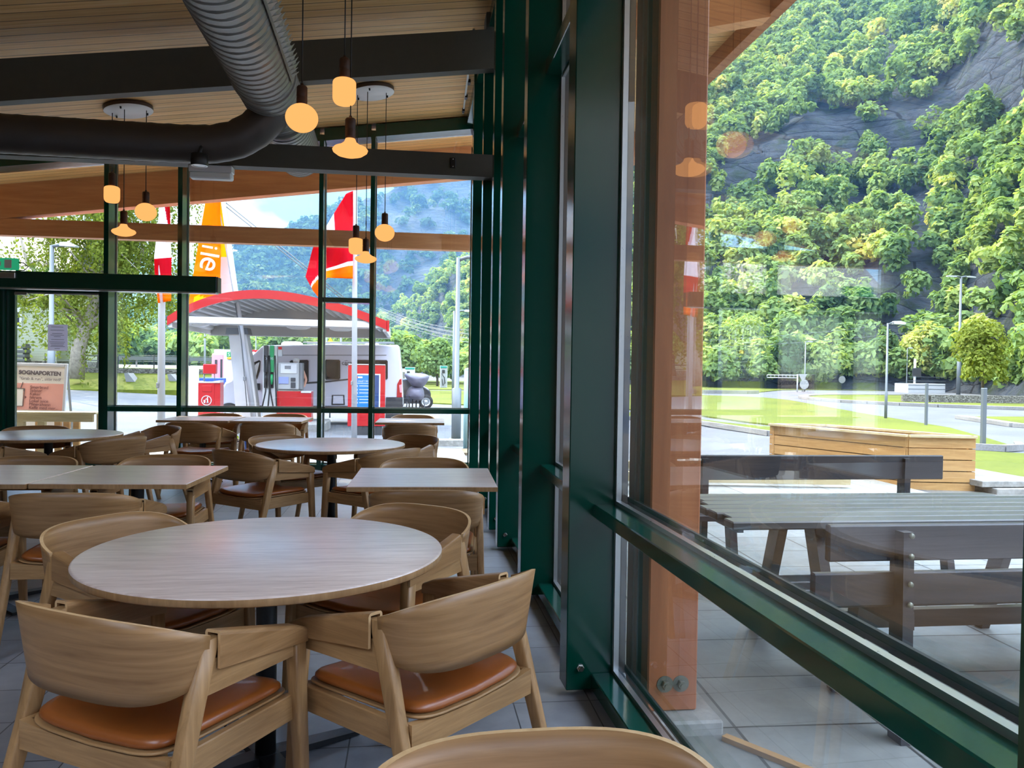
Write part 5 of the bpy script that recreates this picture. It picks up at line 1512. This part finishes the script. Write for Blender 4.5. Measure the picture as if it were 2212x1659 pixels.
p = at(985,948,18.9); lamp_post('grey street lamp with base bolts outside the right end window', (p.x,p.y,-.30), at(1000,557,18.9).z, .115, .06, .85)
m = MB(); m.bbox(p.x-.17,p.x+.17,18.73,19.07,-.34,-.28,.01); fl_ = m.build('lamp_foundation', MAT['galvanised']); tag(fl_, 'bolted base plate under the right street lamp', 'base plate')
p = at(983,672,48); lamp_post('more distant street lamp left of the near one', (at(979,860,48).x,48,-.5), p.z, .10,.09, 1.7)
p = at(112,530,40); lamp_post('street lamp before the birch tree, seen through the glass door', (p.x,40,0.0), p.z, .17,.12, 1.15, sz=1.6)
p = at(443,700,60); lamp_post('slim lamp post behind the canopy at the left', (p.x,60,-.4), 4.6, .09,.08, .01)
p = at(553,722,60); lamp_post('dark slim pole behind the motorhome cab', (p.x,60,-.4), p.z, .06,.05, .3)
p = at(737,690,55); lamp_post('grey pole behind the canopy right of the flag', (p.x,55,-.4), p.z, .09,.08, .3)
p = at(706,690,62); lamp_post('grey pole behind the canopy near the warning sign', (p.x,62,-.4), p.z, .09,.08, .3)
b_ = thing('cyan_pole', 'pale cyan painted pole at the corner outside the end window', 'pole')
p = at(1012,800,15.6); m = MB(); m.tube([(p.x,15.6,-.35),(p.x,15.6,p.z)], .085, 16); m.ell((p.x,15.6,p.z), .085,.085,.05, 14, 8); m.build('pole', MAT['pale_cyan'], b_)
m = MB(); a = at(930,962,17); m.bbox(a.x,3.5,16.9,17.1,-.45,-.13,.02); tag(m.build('trim_15', MAT['concrete_raw']), 'grey concrete kerb before the right street lamp', None, None, 'structure')
m = MB(); a = at(930,985,14.8); m.box(a.x,3.4,14.6,15.4,-.3,-.17); tag(m.build('ground_soil', MAT['soil']), 'strip of brown soil outside the corner window', None, None, 'structure')
for lab, q, Y in (('white vehicle charger with screen on the far grass', (951,790,966,838), 60),('white vehicle charger with teal top behind the covered bicycles', (875,793,896,838), 58)):
    t_ = thing('vehicle_charger', lab, 'charger', group='vehicle chargers'); m = MB(); a, c = pbox(m,*q,Y,.5,.03); m.build('cabinet', MAT['paint_white'], t_)
    m = MB(); pbox(m,q[0]+.5,q[1]+.5,q[2]-.5,q[1]+5,Y-.03,.05); m.build('top_panel', MAT['teal'], t_)
    m = MB(); pbox(m,q[0]+4,q[1]+9,q[0]+10,q[1]+16,Y-.03,.05); m.build('screen', MAT['dark_glass'], t_)
    m = MB(); x = (a.x+c.x)/2; m.tube([(x-.15,Y-.06,a.z-.6),(x+.05,Y-.1,a.z-.9),(x+.1,Y-.1,a.z-1.3),(x-.05,Y-.08,a.z-1.5),(x-.12,Y-.05,a.z-1.0)], .03, 8); m.build('charging_cable', MAT['black_plastic'], t_)
# ---------------- left: house, bench, fence, guard rail, stone blocks
hs = thing('white_house', 'pale wooden house behind the birch tree at the left', 'house')
p = at(122,780,52)
def siding_mat():
    t = NT('clapboard'); tc = t.n.new('ShaderNodeTexCoord'); sp = t.n.new('ShaderNodeSeparateXYZ'); t.link(tc.outputs['Object'], sp.inputs[0])
    fr = t.math('FRACT', t.math('DIVIDE', sp.outputs['Z'], .16)); c = t.mix(t.math('LESS_THAN', fr, .08), lin(168,172,150), lin(128,132,112))
    t.bsdf(c, .6, 0, .3, t.bump(fr, .4, .02)); MAT['clapboard'] = t.m
siding_mat()
m = MB(); m.box(p.x-14,p.x,52,60,1.1,6.2); m.build('wall', MAT['clapboard'], hs)
m = MB(); m.box(p.x-14.1,p.x+.05,51.95,60.05,.8,1.5); m.build('foundation', MAT['dry_stone'], hs)
m = MB(); m.prism([(51.2,6.1),(60.8,6.1),(56,10)], p.x-14.5, p.x+.5, axis='x'); m.build('roof', MAT['dark_grey'], hs)
q = at(28,683,52); w_ = MB(); w_.bbox(q.x-.7,q.x+.55,51.9,52.05,q.z-.75,q.z+.55,.02); w_ = w_.build('window_frame', MAT['paint_white'], hs)
for s in (-.35,.2): m = MB(); m.box(q.x+s-.2,q.x+s+.2,51.88,51.9,q.z-.6,q.z+.25); b_ = m.build('pane', MAT['dark_glass'], hs); b_.parent = w_
q = at(28,727,51.9); m = MB(); m.box(q.x-.25,q.x+.15,51.9,51.98,q.z-.38,q.z+.38); ps = m.build('wall_poster', MAT['dark_grey']); tag(ps, 'small dark and orange poster on the pale house wall', 'poster')
m = MB(); m.box(q.x-.22,q.x+.12,51.88,51.9,q.z-.2,q.z+.05); m.build('poster_band', MAT['amber'], ps)
q = at(36,762,50.5); bs = thing('slatted_stack', 'grey slatted bench stack before the pale house', 'bench')
for k in range(5):
    m = MB(); m.bbox(q.x-1.2,q.x+.45,50.5,51.3,1.15+.27*k,1.32+.27*k,.02); m.build('slat', MAT['wood_weathered'], bs)
m = MB(); m.box(q.x+.3,q.x+.42,50.6,51.2,1.12,2.5); m.build('post', MAT['dark_grey'], bs)
fn = thing('post_fence', 'thin dark post and wire fence along the raised lawn', 'fence')
for k in range(9):
    x = -21+k*2.0; m = MB(); m.tube([(x,48.9,1.0),(x,48.9,1.95)], .03, 8); m.build('post', MAT['dark_grey'], fn)
for z in (1.55,1.9):
    m = MB(); m.tube([(-21,48.9,z),(-5,48.9,z)], .012, 6); m.build('wire', MAT['mid_grey'], fn)
gr = thing('guard_rail', 'grey steel guard rail along the road behind the lawn', 'guard rail')
for z in (1.75,): 
    m = MB(); m.box(-34,-3,64,64.06,z-.05,z+.25); m.build('rail', MAT['pale_pole'], gr)
for k in range(11): m = MB(); m.box(-33+3*k,-32.9+3*k,64.06,64.16,1.0,2.0); m.build('post', MAT['mid_grey'], gr)
for lab, q, Y in (('dark slanted bench end on the grass bank near the flag pole', (268,806,283,821), 46.2),('dark boulder box right of the left flag pole', (361,808,375,820), 46.5)):
    t_ = MB(); a = at(q[0],q[1],Y); c = at(q[2],q[3],Y); t_.prism([(a.x,a.z),(a.x+(c.x-a.x)*.55,a.z),(c.x+.2,c.z-.1),(a.x+.1,c.z-.1)], Y, Y+.9); tag(t_.build('stone_block', MAT['mid_grey']), lab, 'block')
pt = thing('picnic_table', 'brown picnic table on the raised lawn beside the birch', 'table')
q = at(188,780,50); m = MB(); m.box(q.x-.9,q.x+.9,50,50.8,1.82,1.88); m.build('tabletop', MAT['wood_weathered'], pt)
for s in (-.6,.6): m = MB(); m.beam((q.x+s-.1,50.4,1.12),(q.x+s+.1,50.4,1.82),.7,.08); m.build('trestle', MAT['wood_weathered'], pt)
for yy in (49.6,51.2): m = MB(); m.box(q.x-.9,q.x+.9,yy-.12,yy+.12,1.55,1.6); m.build('seat', MAT['wood_weathered'], pt)

# ---------------- menu board and pale timber rail outside the door
ab = thing('menu_board', 'white framed menu board with pink panel outside the glass door', 'sign board', (0,0,0))
Ya = 13.3
tl, tr_, bl = at(33,783,Ya), at(147,786,Ya), at(26,893,Ya)
ux = (tr_-tl).normalized(); uz = (tl-bl).normalized(); wA = (tr_-tl).length; hA = (tl-bl).length+.55
nrm = ux.cross(uz)*-1   # towards the room is -Y
MA = Matrix((( ux.x, 0, uz.x, bl.x-uz.x*.55),( ux.y, 1, uz.y, Ya),( ux.z, 0, uz.z, bl.z-uz.z*.55),(0,0,0,1)))
def ap(name, x0, x1, z0, z1, d0, d1, mat, par=ab):
    m = MB(); m.bbox(x0*wA,x1*wA,d0,d1,z0*hA,z1*hA,.002,M=MA); return m.build(name, MAT[mat], par)
ap('board_panel', .02,.98,.02,.985,-.004,.02,'sign_paper')
fr_ = MB()
for x0, x1, z0, z1 in ((0,.05,0,1),(.95,1,0,1),(.05,.95,.965,1),(.05,.95,0,.03)): fr_.bbox(x0*wA,x1*wA,-.018,.024,z0*hA,z1*hA,.006,M=MA)
fr_.build('board_frame', MAT['paint_white'], ab)
lo_ = .55/hA
ap('pink_panel', .05,.95,lo_*1.0+.045,lo_+.60*(1-lo_),-.008,-.003,'sign_pink')
def atext(s, x, z, size, mat, shear=0):
    M = MA @ Matrix.Translation((x*wA,-.0105,z*hA)) @ Matrix.Rotation(PI/2,4,'X'); return text('lettering', s, size, M, MAT[mat], ab, .0012, shear=shear)
f_ = lambda t: lo_+(1-lo_)*t
o_ = atext('SOGNAPORTEN', .085, f_(.81), .086, 'sign_ink')
atext('"Grab & run", sitte ned?', .10, f_(.695), .064, 'sign_ink')
for k, s in enumerate(('Smørbrød','Salater','Kaker','Iskrem','Lokal juice','Mineralvann','Kaffe med mer...')):
    atext(s, .31, f_(.525-.067*k), .066, 'sign_brown', .1)
ap('cup', .05,.19,f_(.15),f_(.49),-.012,-.007,'sign_paper')
m = MB()
for a, b in (((.05,.50),(.215,.49)),((.215,.49),(.20,.15)),((.20,.15),(.05,.145)),((.14,.50),(.175,.62)),((.20,.49),(.205,.44))):
    m.beam(MA @ Vector((a[0]*wA,-.013,f_(a[1])*hA)), MA @ Vector((b[0]*wA,-.013,f_(b[1])*hA)), .006, .008)
m.build('cup_outline', MAT['sign_ink'], ab)
m = MB(); m.prism([(.225*wA,f_(.355)*hA),(.26*wA,f_(.325)*hA),(.225*wA,f_(.295)*hA)], -.013, -.008, M=MA); m.build('arrow_mark', MAT['sign_brown'], ab)
m = MB()
for s in (.03,.97): m.beam(MA @ Vector((s*wA,.02,hA*.97)), MA @ Vector((s*wA,.5,-.05)), .03, .03)
m.build('rear_leg', MAT['pale_pole'], ab)
rl = thing('timber_rail', 'pale timber rail with a sand coloured board in front of the menu board', 'rail')
Yr = 12.6
a, c = at(21,893,Yr), at(219,893,Yr); z1 = a.z; z0 = at(60,911,Yr).z
m = MB(); m.bbox(a.x-.6,c.x-.12,Yr,Yr+.05,z0,z1,.004); m.build('board', MAT['pine_pale'], rl)
m = MB(); m.bbox(a.x-.65,c.x-.05,Yr-.08,Yr+.2,z1,z1+.028,.004); m.build('top_plank', MAT['pine_pale'], rl)
for px in (213,40,85):
    x = at(px,900,Yr).x; m = MB(); m.bbox(x-.05,x+.05,Yr+.05,Yr+.13,-.10,z1,.004); m.build('post', MAT['pine_pale'], rl)
for px in (55,98,118,140):
    x = at(px,920,Yr).x; m = MB(); m.bbox(x-.045,x+.045,Yr+.4,Yr+.46,-.12,z0+.0,.004); m.build('slat', MAT['pine_fresh'], rl)
# flower pot glimpsed between the chairs
pt = thing('flower_pot', 'blue flower pot with small yellow flowers outside the middle window', 'flower pot', (at(538,958,12).x,12.0,-.1))
m = MB(); m.lathe([(0,0),(.13,0),(.17,.36),(.18,.38),(.15,.38),(.14,.33),(0,.33)], 20); m.build('pot', MAT['blue_plastic'], pt)
r = np.random.default_rng(3); V = leaf_quads(np.stack([r.normal(size=160)*.09,r.normal(size=160)*.09,.40+abs(r.normal(size=160))*.06],1), r.normal(size=(160,3))+[0,0,.6], np.full(160,.035), r)
quads_object('flowers', V, np.clip(r.uniform(0,1,160),0,1), MAT['leaves_birch'], pt)
# ================================================================== terrace and the road on the right
def bench(name, label, y_back, side, x0, x1, ztop, group=None):
    """side = +1: the seat lies on the +Y side of the back"""
    b = thing(name, label, 'bench', (0,0,0), group=group)
    for k, (za, zb) in enumerate(((ztop-.145,ztop),(ztop-.325,ztop-.19)) if side > 0 else ((ztop-.175,ztop),)):
        m = MB(); xx = x0 - .06*k
        m.bbox(xx,x1,y_back-.0,y_back+.036,za,zb,.006); m.build('back_board', MAT['wood_black'], b)
    ys = y_back + side*.10
    for k in range(3):
        a, c = sorted((ys+side*.13*k, ys+side*(.13*k+.12))); m = MB(); m.bbox(x0-.08,x1,a,c,.415,.455,.005); m.build('seat_board', MAT['wood_black'], b)
    for px in (x0+(.30 if side > 0 else .5), x1-(.30 if side < 0 else .5)):
        m = MB(); m.beam((px,y_back-.025*side,-.08),(px,y_back-.012*side,ztop-.02),.045,.09,up=(0,1,0)); po_ = m.build('post', MAT['wood_black'], b)
        m = MB(); m.beam((px+.05,y_back,.385),(px+.05,y_back+side*.52,.385),.04,.07); m.build('bearer', MAT['wood_black'], b)
        m = MB(); m.beam((px+.05,y_back+side*.44,-.08),(px+.05,y_back+side*.36,.36),.05,.08,up=(0,1,0)); m.build('front_leg', MAT['wood_black'], b)
        for z in (ztop-.03,ztop-.11,ztop-.22,ztop-.30):
            m = MB(); m.lathe([(0,.008),(.011,.006),(.012,0)], 10, M=Matrix.Translation((px,y_back-.072*side,z))@Matrix.Rotation(PI/2*side,4,'X')); m.build('screw', MAT['galvanised'], po_)
    return b
bench('terrace_bench', 'near dark wooden bench with backrest on the terrace, back to the window', 2.93, 1, 1.64, 3.70, .775, 'dark terrace benches')
bench('terrace_bench', 'far dark wooden bench with backrest behind the grey slatted table', 5.35, -1, 1.55, 3.87, .79, 'dark terrace benches')
tb = thing('terrace_table', 'weathered grey slatted table between the two dark terrace benches', 'table')
n = 7
for k in range(n):
    ya = 3.40+.117*k; xl = 1.44+.03*math.sin(k*1.7)+.012*k
    m = MB(); m.bbox(xl,3.9 if k < n-1 else 3.3,ya,ya+.108,.662,.70,.006); m.build('slat', MAT['wood_weathered'], tb)
for x in (1.95,3.3):
    for s in (-1,1):
        m = MB(); m.beam((x,3.8+s*.42,-.08),(x,3.8+s*.16,.66),.05,.10,up=(0,1,0)); m.build('leg', MAT['wood_black'], tb)
    m = MB(); m.beam((x,3.45,.635),(x,4.15,.635),.045,.06); m.build('bearer', MAT['wood_black'], tb)
m = MB(); m.beam((1.95,3.8,.12),(3.3,3.8,.12),.05,.09); m.build('stretcher', MAT['wood_black'], tb)
# big timber planter
pl = thing('timber_planter', 'large fresh pine planter box of horizontal boards beyond the terrace', 'planter')
A, B_, Cc = Vector((5.72,12.08,0)), Vector((6.67,9.94,0)), Vector((7.52,9.77,0)); D_ = A + (Cc-B_)
for (p0, p1, nm) in ((A,B_,'board'),(B_,Cc,'board'),(Cc,D_,'board'),(D_,A,'board')):
    for k in range(5):
        zt = .545-.153*k; m = MB(); m.beam(p0+Vector((0,0,zt-.07)), p1+Vector((0,0,zt-.07)), .03, .14); m.build(nm, MAT['pine_fresh'], pl)
m = MB()
for p0, p1 in ((A,B_),(B_,Cc),(Cc,D_),(D_,A)): m.beam(p0+Vector((0,0,.56)), p1+Vector((0,0,.56)), .12, .03)
m.build('top_rim', MAT['pine_pale'], pl)
for p in (A,B_,Cc,D_):
    q = p + ((A+B_+Cc+D_)/4-p)*.05; m = MB(); m.bbox(q.x-.03,q.x+.03,q.y-.03,q.y+.03,-.22,.53,.004); m.build('corner_post', MAT['pine_fresh'], pl)
ctr = (A+B_+Cc+D_)/4; m = MB(); vs = [ctr+(p-ctr)*.95+Vector((0,0,.40)) for p in (A,B_,Cc,D_)]; m.add(vs+[v-Vector((0,0,.5)) for v in vs], [(0,1,2,3),(7,6,5,4),(0,4,5,1),(1,5,6,2),(2,6,7,3),(3,7,4,0)]); m.build('soil_fill', MAT['soil'], pl)
# long low timber frame with gravel, left of the planter
tf = thing('gravel_edging', 'low pale timber edging with pebbles left of the planter', 'edging')
m = MB(); m.beam((2.6,10.0,.02),(5.6,9.55,.02),.10,.12); m.build('edge_board', MAT['pine_pale'], tf)
m = MB(); m.beam((2.6,11.2,.02),(5.3,10.9,.02),.10,.12); m.build('edge_board', MAT['pine_pale'], tf)
r = np.random.default_rng(4); m = MB()
for k in range(260): 
    x = r.uniform(2.8,5.5); y = 10.55-.12*(x-2.6)+r.uniform(-.38,.38); s_ = r.uniform(.02,.05); m.ell((x,y,-.03+s_*.4), s_,s_*.8,s_*.6, 6, 4)
tag(m.build('pebbles', MAT['gravel']), 'bed of pale pebbles inside the timber edging', 'pebbles', None, 'stuff')
# stacked concrete slabs right of the planter
for k, (x, y, ln, lab) in enumerate(((8.15,9.75,.95,'lower grey concrete slab lying beside the planter'),(8.0,9.83,.75,'upper grey concrete slab lying beside the planter'))):
    m = MB(); m.bbox(x-.55,x-.55+ln+.2,y-.3,y+.15,-.17+.09*k,-.09+.09*k,.006); tag(m.build('concrete_slab', MAT['concrete_raw']), lab, 'slab', 'slabs beside the planter')
# wood strip lying on the slabs
m = MB(); m.beam((1.245,2.98,-.07),(1.50,2.62,-.07),.035,.02); tag(m.build('wood_strip', MAT['pine_fresh']), 'thin strip of wood lying on the terrace slabs by the window', 'wood strip')
# lamp posts, posts and signs along the road
def gp(px, py, d=None):
    rr_ = ray(px,py); t_ = .5
    while t_ < 300:
        P = Vector((0,0,HC_)) + rr_*t_
        if P.z <= ground_z(P.x,P.y): return P
        t_ += .05
    return P
def post_at(label, px, py, pxt, pyt, r0, r1, arm, **kw):
    b = gp(px,py); t_ = at(pxt,pyt,b.y); return lamp_post(label, (b.x,b.y,b.z), t_.z, r0, r1, arm, **kw)
post_at('slim road lamp on the lawn right of the planter centre', 1913,905,1919,698,.06,.045,.75)
post_at('tall twin-headed lamp mast on the roundabout', 2070,852,2078,598,.20,.14,1.6,dbl=True)
post_at('road lamp at the far road bend with round head', 1738,845,1742,738,.09,.07,.8)
post_at('thin lamp behind the white roadside box', 1958,845,1959,752,.08,.06,.6)
for lab, px, py, pyt, r_ in (('thick grey wooden post beside the planter corner', 2123,963,838,.055),('grey post on the lawn edge with a yellow road sign behind', 2000,920,828,.045)):
    b = gp(px,py); z = at(px,pyt,b.y).z; m = MB(); m.bbox(b.x-r_,b.x+r_,b.y-r_,b.y+r_,b.z-.1,z,.01); tag(m.build('road_post', MAT['pale_pole']), lab, 'post')
def roadsign(label, px, py, pyt, kind, sz):
    b = gp(px,py); z = at(px,pyt,b.y).z; s_ = thing('road_sign', label, 'road sign', (b.x,b.y,b.z), group='road signs')
    h = z-b.z; m = MB(); m.tube([(0,0,-.1),(0,0,h)], .035, 8); m.build('post', MAT['pale_pole'], s_)
    m = MB()
    if kind == 'tri': m.prism([(-sz,h),(sz,h),(0,h-sz*1.7)], -.06, -.04)
    elif kind == 'disc': m.lathe([(0,.01),(sz,.01),(sz,0),(0,0)], 24, M=Matrix.Translation((0,-.04,h-sz))@Matrix.Rotation(PI/2,4,'X'), smooth=False)
    else: m.bbox(-sz*2.2,sz*2.2,-.06,-.04,h-sz*1.2,h,.005)
    m.build('sign_plate', MAT['amber' if kind == 'rect' else 'pump_grey'], s_); return s_
roadsign('triangular give way sign seen from behind at the road bend', 1733,846,808,'tri',.5)
roadsign('round grey sign under the give way sign at the road bend', 1736.5,846.5,820,'disc',.5)
roadsign('yellow rectangular road sign behind the white box', 2012,842,820,'rect',.55)
roadsign('small white round sign by the far trees', 1818,842,812,'disc',.45)
gt = thing('barrier_gate', 'white horizontal double bar gate at the far lawn', 'gate')
b = gp(1722,847); l_ = at(1657,810,b.y); z0, z1 = at(1700,810.5,b.y).z, at(1700,816,b.y).z
for z in (z0,z1): m = MB(); m.tube([(l_.x,b.y,z),(b.x,b.y,z)], .045, 8); m.build('bar', MAT['paint_white'], gt)
m = MB(); m.tube([(b.x,b.y,b.z),(b.x,b.y,z0+.1)], .07, 10); m.build('post', MAT['paint_white'], gt)
for k in range(8):
    x = l_.x+(b.x-l_.x)*k/8; m = MB(); m.tube([(x,b.y,z0),(x,b.y,z1)], .025, 6); m.build('strut', MAT['paint_white'], gt)
wb = thing('roadside_box', 'white ribbed container beyond the roundabout', 'container')
b = gp(1962,848); a = at(1962,828.5,b.y); c = at(2042,848,b.y); m = MB(); m.bbox(a.x,c.x,b.y,b.y+2.5,-.6,a.z,.03); m.build('box_body', MAT['paint_white'], wb)
for k in range(4): z = -.1+.45*k; m = MB(); m.box(a.x-.01,c.x+.01,b.y-.02,b.y,z,z+.05); m.build('rib', MAT['pale_pole'], wb)
mp_ = thing('traffic_mast', 'short white mast with a dark panel over the white container', 'mast')
x = at(1988,820,b.y).x; m = MB(); m.tube([(x,b.y+1,a.z-.1),(x,b.y+1,at(1988,775,b.y).z)], .13, 10); m.build('mast', MAT['paint_white'], mp_)
q0, q1 = at(1981,795,b.y), at(2000,813,b.y); m = MB(); m.bbox(q0.x,q1.x,b.y+.8,b.y+.86,q1.z,q0.z,.02); m.build('panel', MAT['dark_grey'], mp_)
def small_car(label, px, py, w, h, mat):
    b = gp(px,py); s_ = w; c_ = thing('parked_car', label, 'car', (b.x,b.y-.0,b.z))
    m = MB(); m.prism([(-w/2,.25),(-w/2,.75),(-w*.36,.85),(-w*.2,h),(w*.22,h),(w*.4,.9),(w/2,.75),(w/2,.25)], 0, 1.7); o_ = m.build('car_body', MAT[mat], c_); bv = o_.modifiers.new('b','BEVEL'); bv.width = .08; bv.segments = 2; bv.limit_method = 'ANGLE'
    m = MB(); m.prism([(-w*.30,.92),(-w*.18,h-.08),(w*.2,h-.08),(w*.34,.92)], -.02, .02); m.build('side_window', MAT['dark_glass'], c_)
    for sx in (-w*.32,w*.32): wheel(c_, Vector((sx,.03,.30)), .30, .2, 'pump_grey')
    return c_
small_car('grey car half hidden behind the white roadside container', 1957,843,4.2,1.45,'mid_grey')
small_car('dark car parked under the trees by the far road', 1846,838,4.2,1.45,'car_black')
bo = MB(); p = gp(2165,850)
for k, (dx, s_) in enumerate(((0,1.6),(-2.2,1.1),(1.9,1.3))): bo.ell((p.x+dx,p.y+2,-.4), s_*1.3,s_,s_*.95, 9, 6)
tag(bo.build('rock_outcrop', MAT['rock_face']), 'dark rock outcrop at the foot of the slope at the right edge', 'rock')
# overhead lines
def wire_set(name, label, pairs, Y0, Y1, sag):
    w_ = thing(name, label, 'power line')
    for (a, b) in pairs:
        p0, p1 = at(*a,Y0), at(*b,Y1); pts = [p0.lerp(p1,t)-Vector((0,0,sag*4*t*(1-t))) for t in np.linspace(0,1,11)]
        m = MB(); m.tube(pts, .018, 5); m.build('wire', MAT['pale_pole'], w_)
wire_set('power_line', 'bundle of thin overhead wires crossing before the far slope', [((820,664+3*k),(1060,716+5*k+(k%2)*4)) for k in range(6)], 75, 60, .5)
wire_set('power_line', 'two thin overhead wires across the right woods', [((1480,738),(2300,640)),((1480,752),(2300,668))], 80, 80, .8)
# ================================================================== camera
F, YAW, PITCH, ROLL, HC = 1714.3675, .1263, -.0176, .0147, 1.3688
cy, sy, cp, sp = math.cos(YAW), math.sin(YAW), math.cos(PITCH), math.sin(PITCH)
fw = Vector((sy*cp, cy*cp, sp)); r0 = Vector((cy,-sy,0)); u0 = r0.cross(fw)
rr = r0*math.cos(ROLL) + u0*math.sin(ROLL); uu = -r0*math.sin(ROLL) + u0*math.cos(ROLL)
cam = bpy.data.cameras.new('camera'); co = bpy.data.objects.new('camera', cam); C.objects.link(co)
cam.sensor_fit = 'HORIZONTAL'; cam.sensor_width = 36.0; cam.lens = 36.0*F/2212.0
cam.clip_start = .05; cam.clip_end = 6000
Mc = Matrix(((rr.x,uu.x,-fw.x,0),(rr.y,uu.y,-fw.y,0),(rr.z,uu.z,-fw.z,HC),(0,0,0,1)))
co.matrix_world = Mc
sc = bpy.context.scene; sc.camera = co
# ================================================================== light
SUN_AZ, SUN_EL = math.radians(-38), math.radians(44)        # azimuth from +Y, negative = to the left
sd = Vector((math.sin(SUN_AZ)*math.cos(SUN_EL), math.cos(SUN_AZ)*math.cos(SUN_EL), math.sin(SUN_EL)))
sun = bpy.data.lights.new('sun','SUN'); sun.energy = 2.5; sun.angle = math.radians(.6); sun.color = (1.0,.95,.86)
so = bpy.data.objects.new('sun', sun); C.objects.link(so); so.rotation_euler = (-sd).to_track_quat('-Z','Y').to_euler()
# sky: blue with big bright clouds
wd = bpy.data.worlds.new('sky'); sc.world = wd; wd.use_nodes = True
nt = wd.node_tree; nt.nodes.clear()
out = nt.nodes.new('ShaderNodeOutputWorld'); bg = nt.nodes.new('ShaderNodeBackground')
tc = nt.nodes.new('ShaderNodeTexCoord'); mp = nt.nodes.new('ShaderNodeMapping'); mp.inputs['Scale'].default_value = (1,1,2.2); mp.inputs['Location'].default_value = (.35,.1,.2)
nz = nt.nodes.new('ShaderNodeTexNoise'); nz.inputs['Scale'].default_value = 2.6; nz.inputs['Detail'].default_value = 6; nz.inputs['Roughness'].default_value = .55
cr = nt.nodes.new('ShaderNodeValToRGB'); cr.color_ramp.elements[0].position = .44; cr.color_ramp.elements[0].color = (.13,.30,.62,1); cr.color_ramp.elements[1].position = .58; cr.color_ramp.elements[1].color = (.95,.97,1.0,1)
nt.links.new(tc.outputs['Generated'], mp.inputs[0]); nt.links.new(mp.outputs[0], nz.inputs['Vector']); nt.links.new(nz.outputs['Fac'], cr.inputs[0])
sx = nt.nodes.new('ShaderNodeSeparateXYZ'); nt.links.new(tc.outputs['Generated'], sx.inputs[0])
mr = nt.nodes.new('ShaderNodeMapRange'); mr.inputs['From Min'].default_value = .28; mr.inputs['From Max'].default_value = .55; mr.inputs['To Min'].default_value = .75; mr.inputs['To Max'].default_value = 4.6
nt.links.new(sx.outputs['Z'], mr.inputs['Value']); nt.links.new(mr.outputs[0], bg.inputs[1])       # sky strength raised overhead, out of view, to light the room
vd = nt.nodes.new('ShaderNodeVectorMath'); vd.operation = 'DOT_PRODUCT'; vd.inputs[1].default_value = tuple(ray(700,400).normalized()); nt.links.new(tc.outputs['Generated'], vd.inputs[0])
m2 = nt.nodes.new('ShaderNodeMapRange'); m2.inputs['From Min'].default_value = math.cos(math.radians(3.9)); m2.inputs['From Max'].default_value = math.cos(math.radians(1.8)); nt.links.new(vd.outputs['Value'], m2.inputs['Value'])
ad = nt.nodes.new('ShaderNodeMath'); ad.operation = 'MULTIPLY_ADD'; ad.inputs[1].default_value = -.16; nt.links.new(m2.outputs[0], ad.inputs[0]); nt.links.new(nz.outputs['Fac'], ad.inputs[2])
nt.links.new(ad.outputs[0], cr.inputs[0])        # a gap of blue between the clouds
nt.links.new(cr.outputs[0], bg.inputs[0])
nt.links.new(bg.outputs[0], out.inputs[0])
vs_ = sc.view_settings; vs_.view_transform = 'Standard'; vs_.look = 'None'; vs_.exposure = 1.62; vs_.gamma = 1.0; vs_.use_curve_mapping = False
cy_ = sc.cycles
cy_.max_bounces = 8; cy_.diffuse_bounces = 4; cy_.glossy_bounces = 4; cy_.transmission_bounces = 4; cy_.transparent_max_bounces = 24
cy_.use_denoising = True; cy_.caustics_reflective = False; cy_.caustics_refractive = False; cy_.sample_clamp_indirect = 6.0
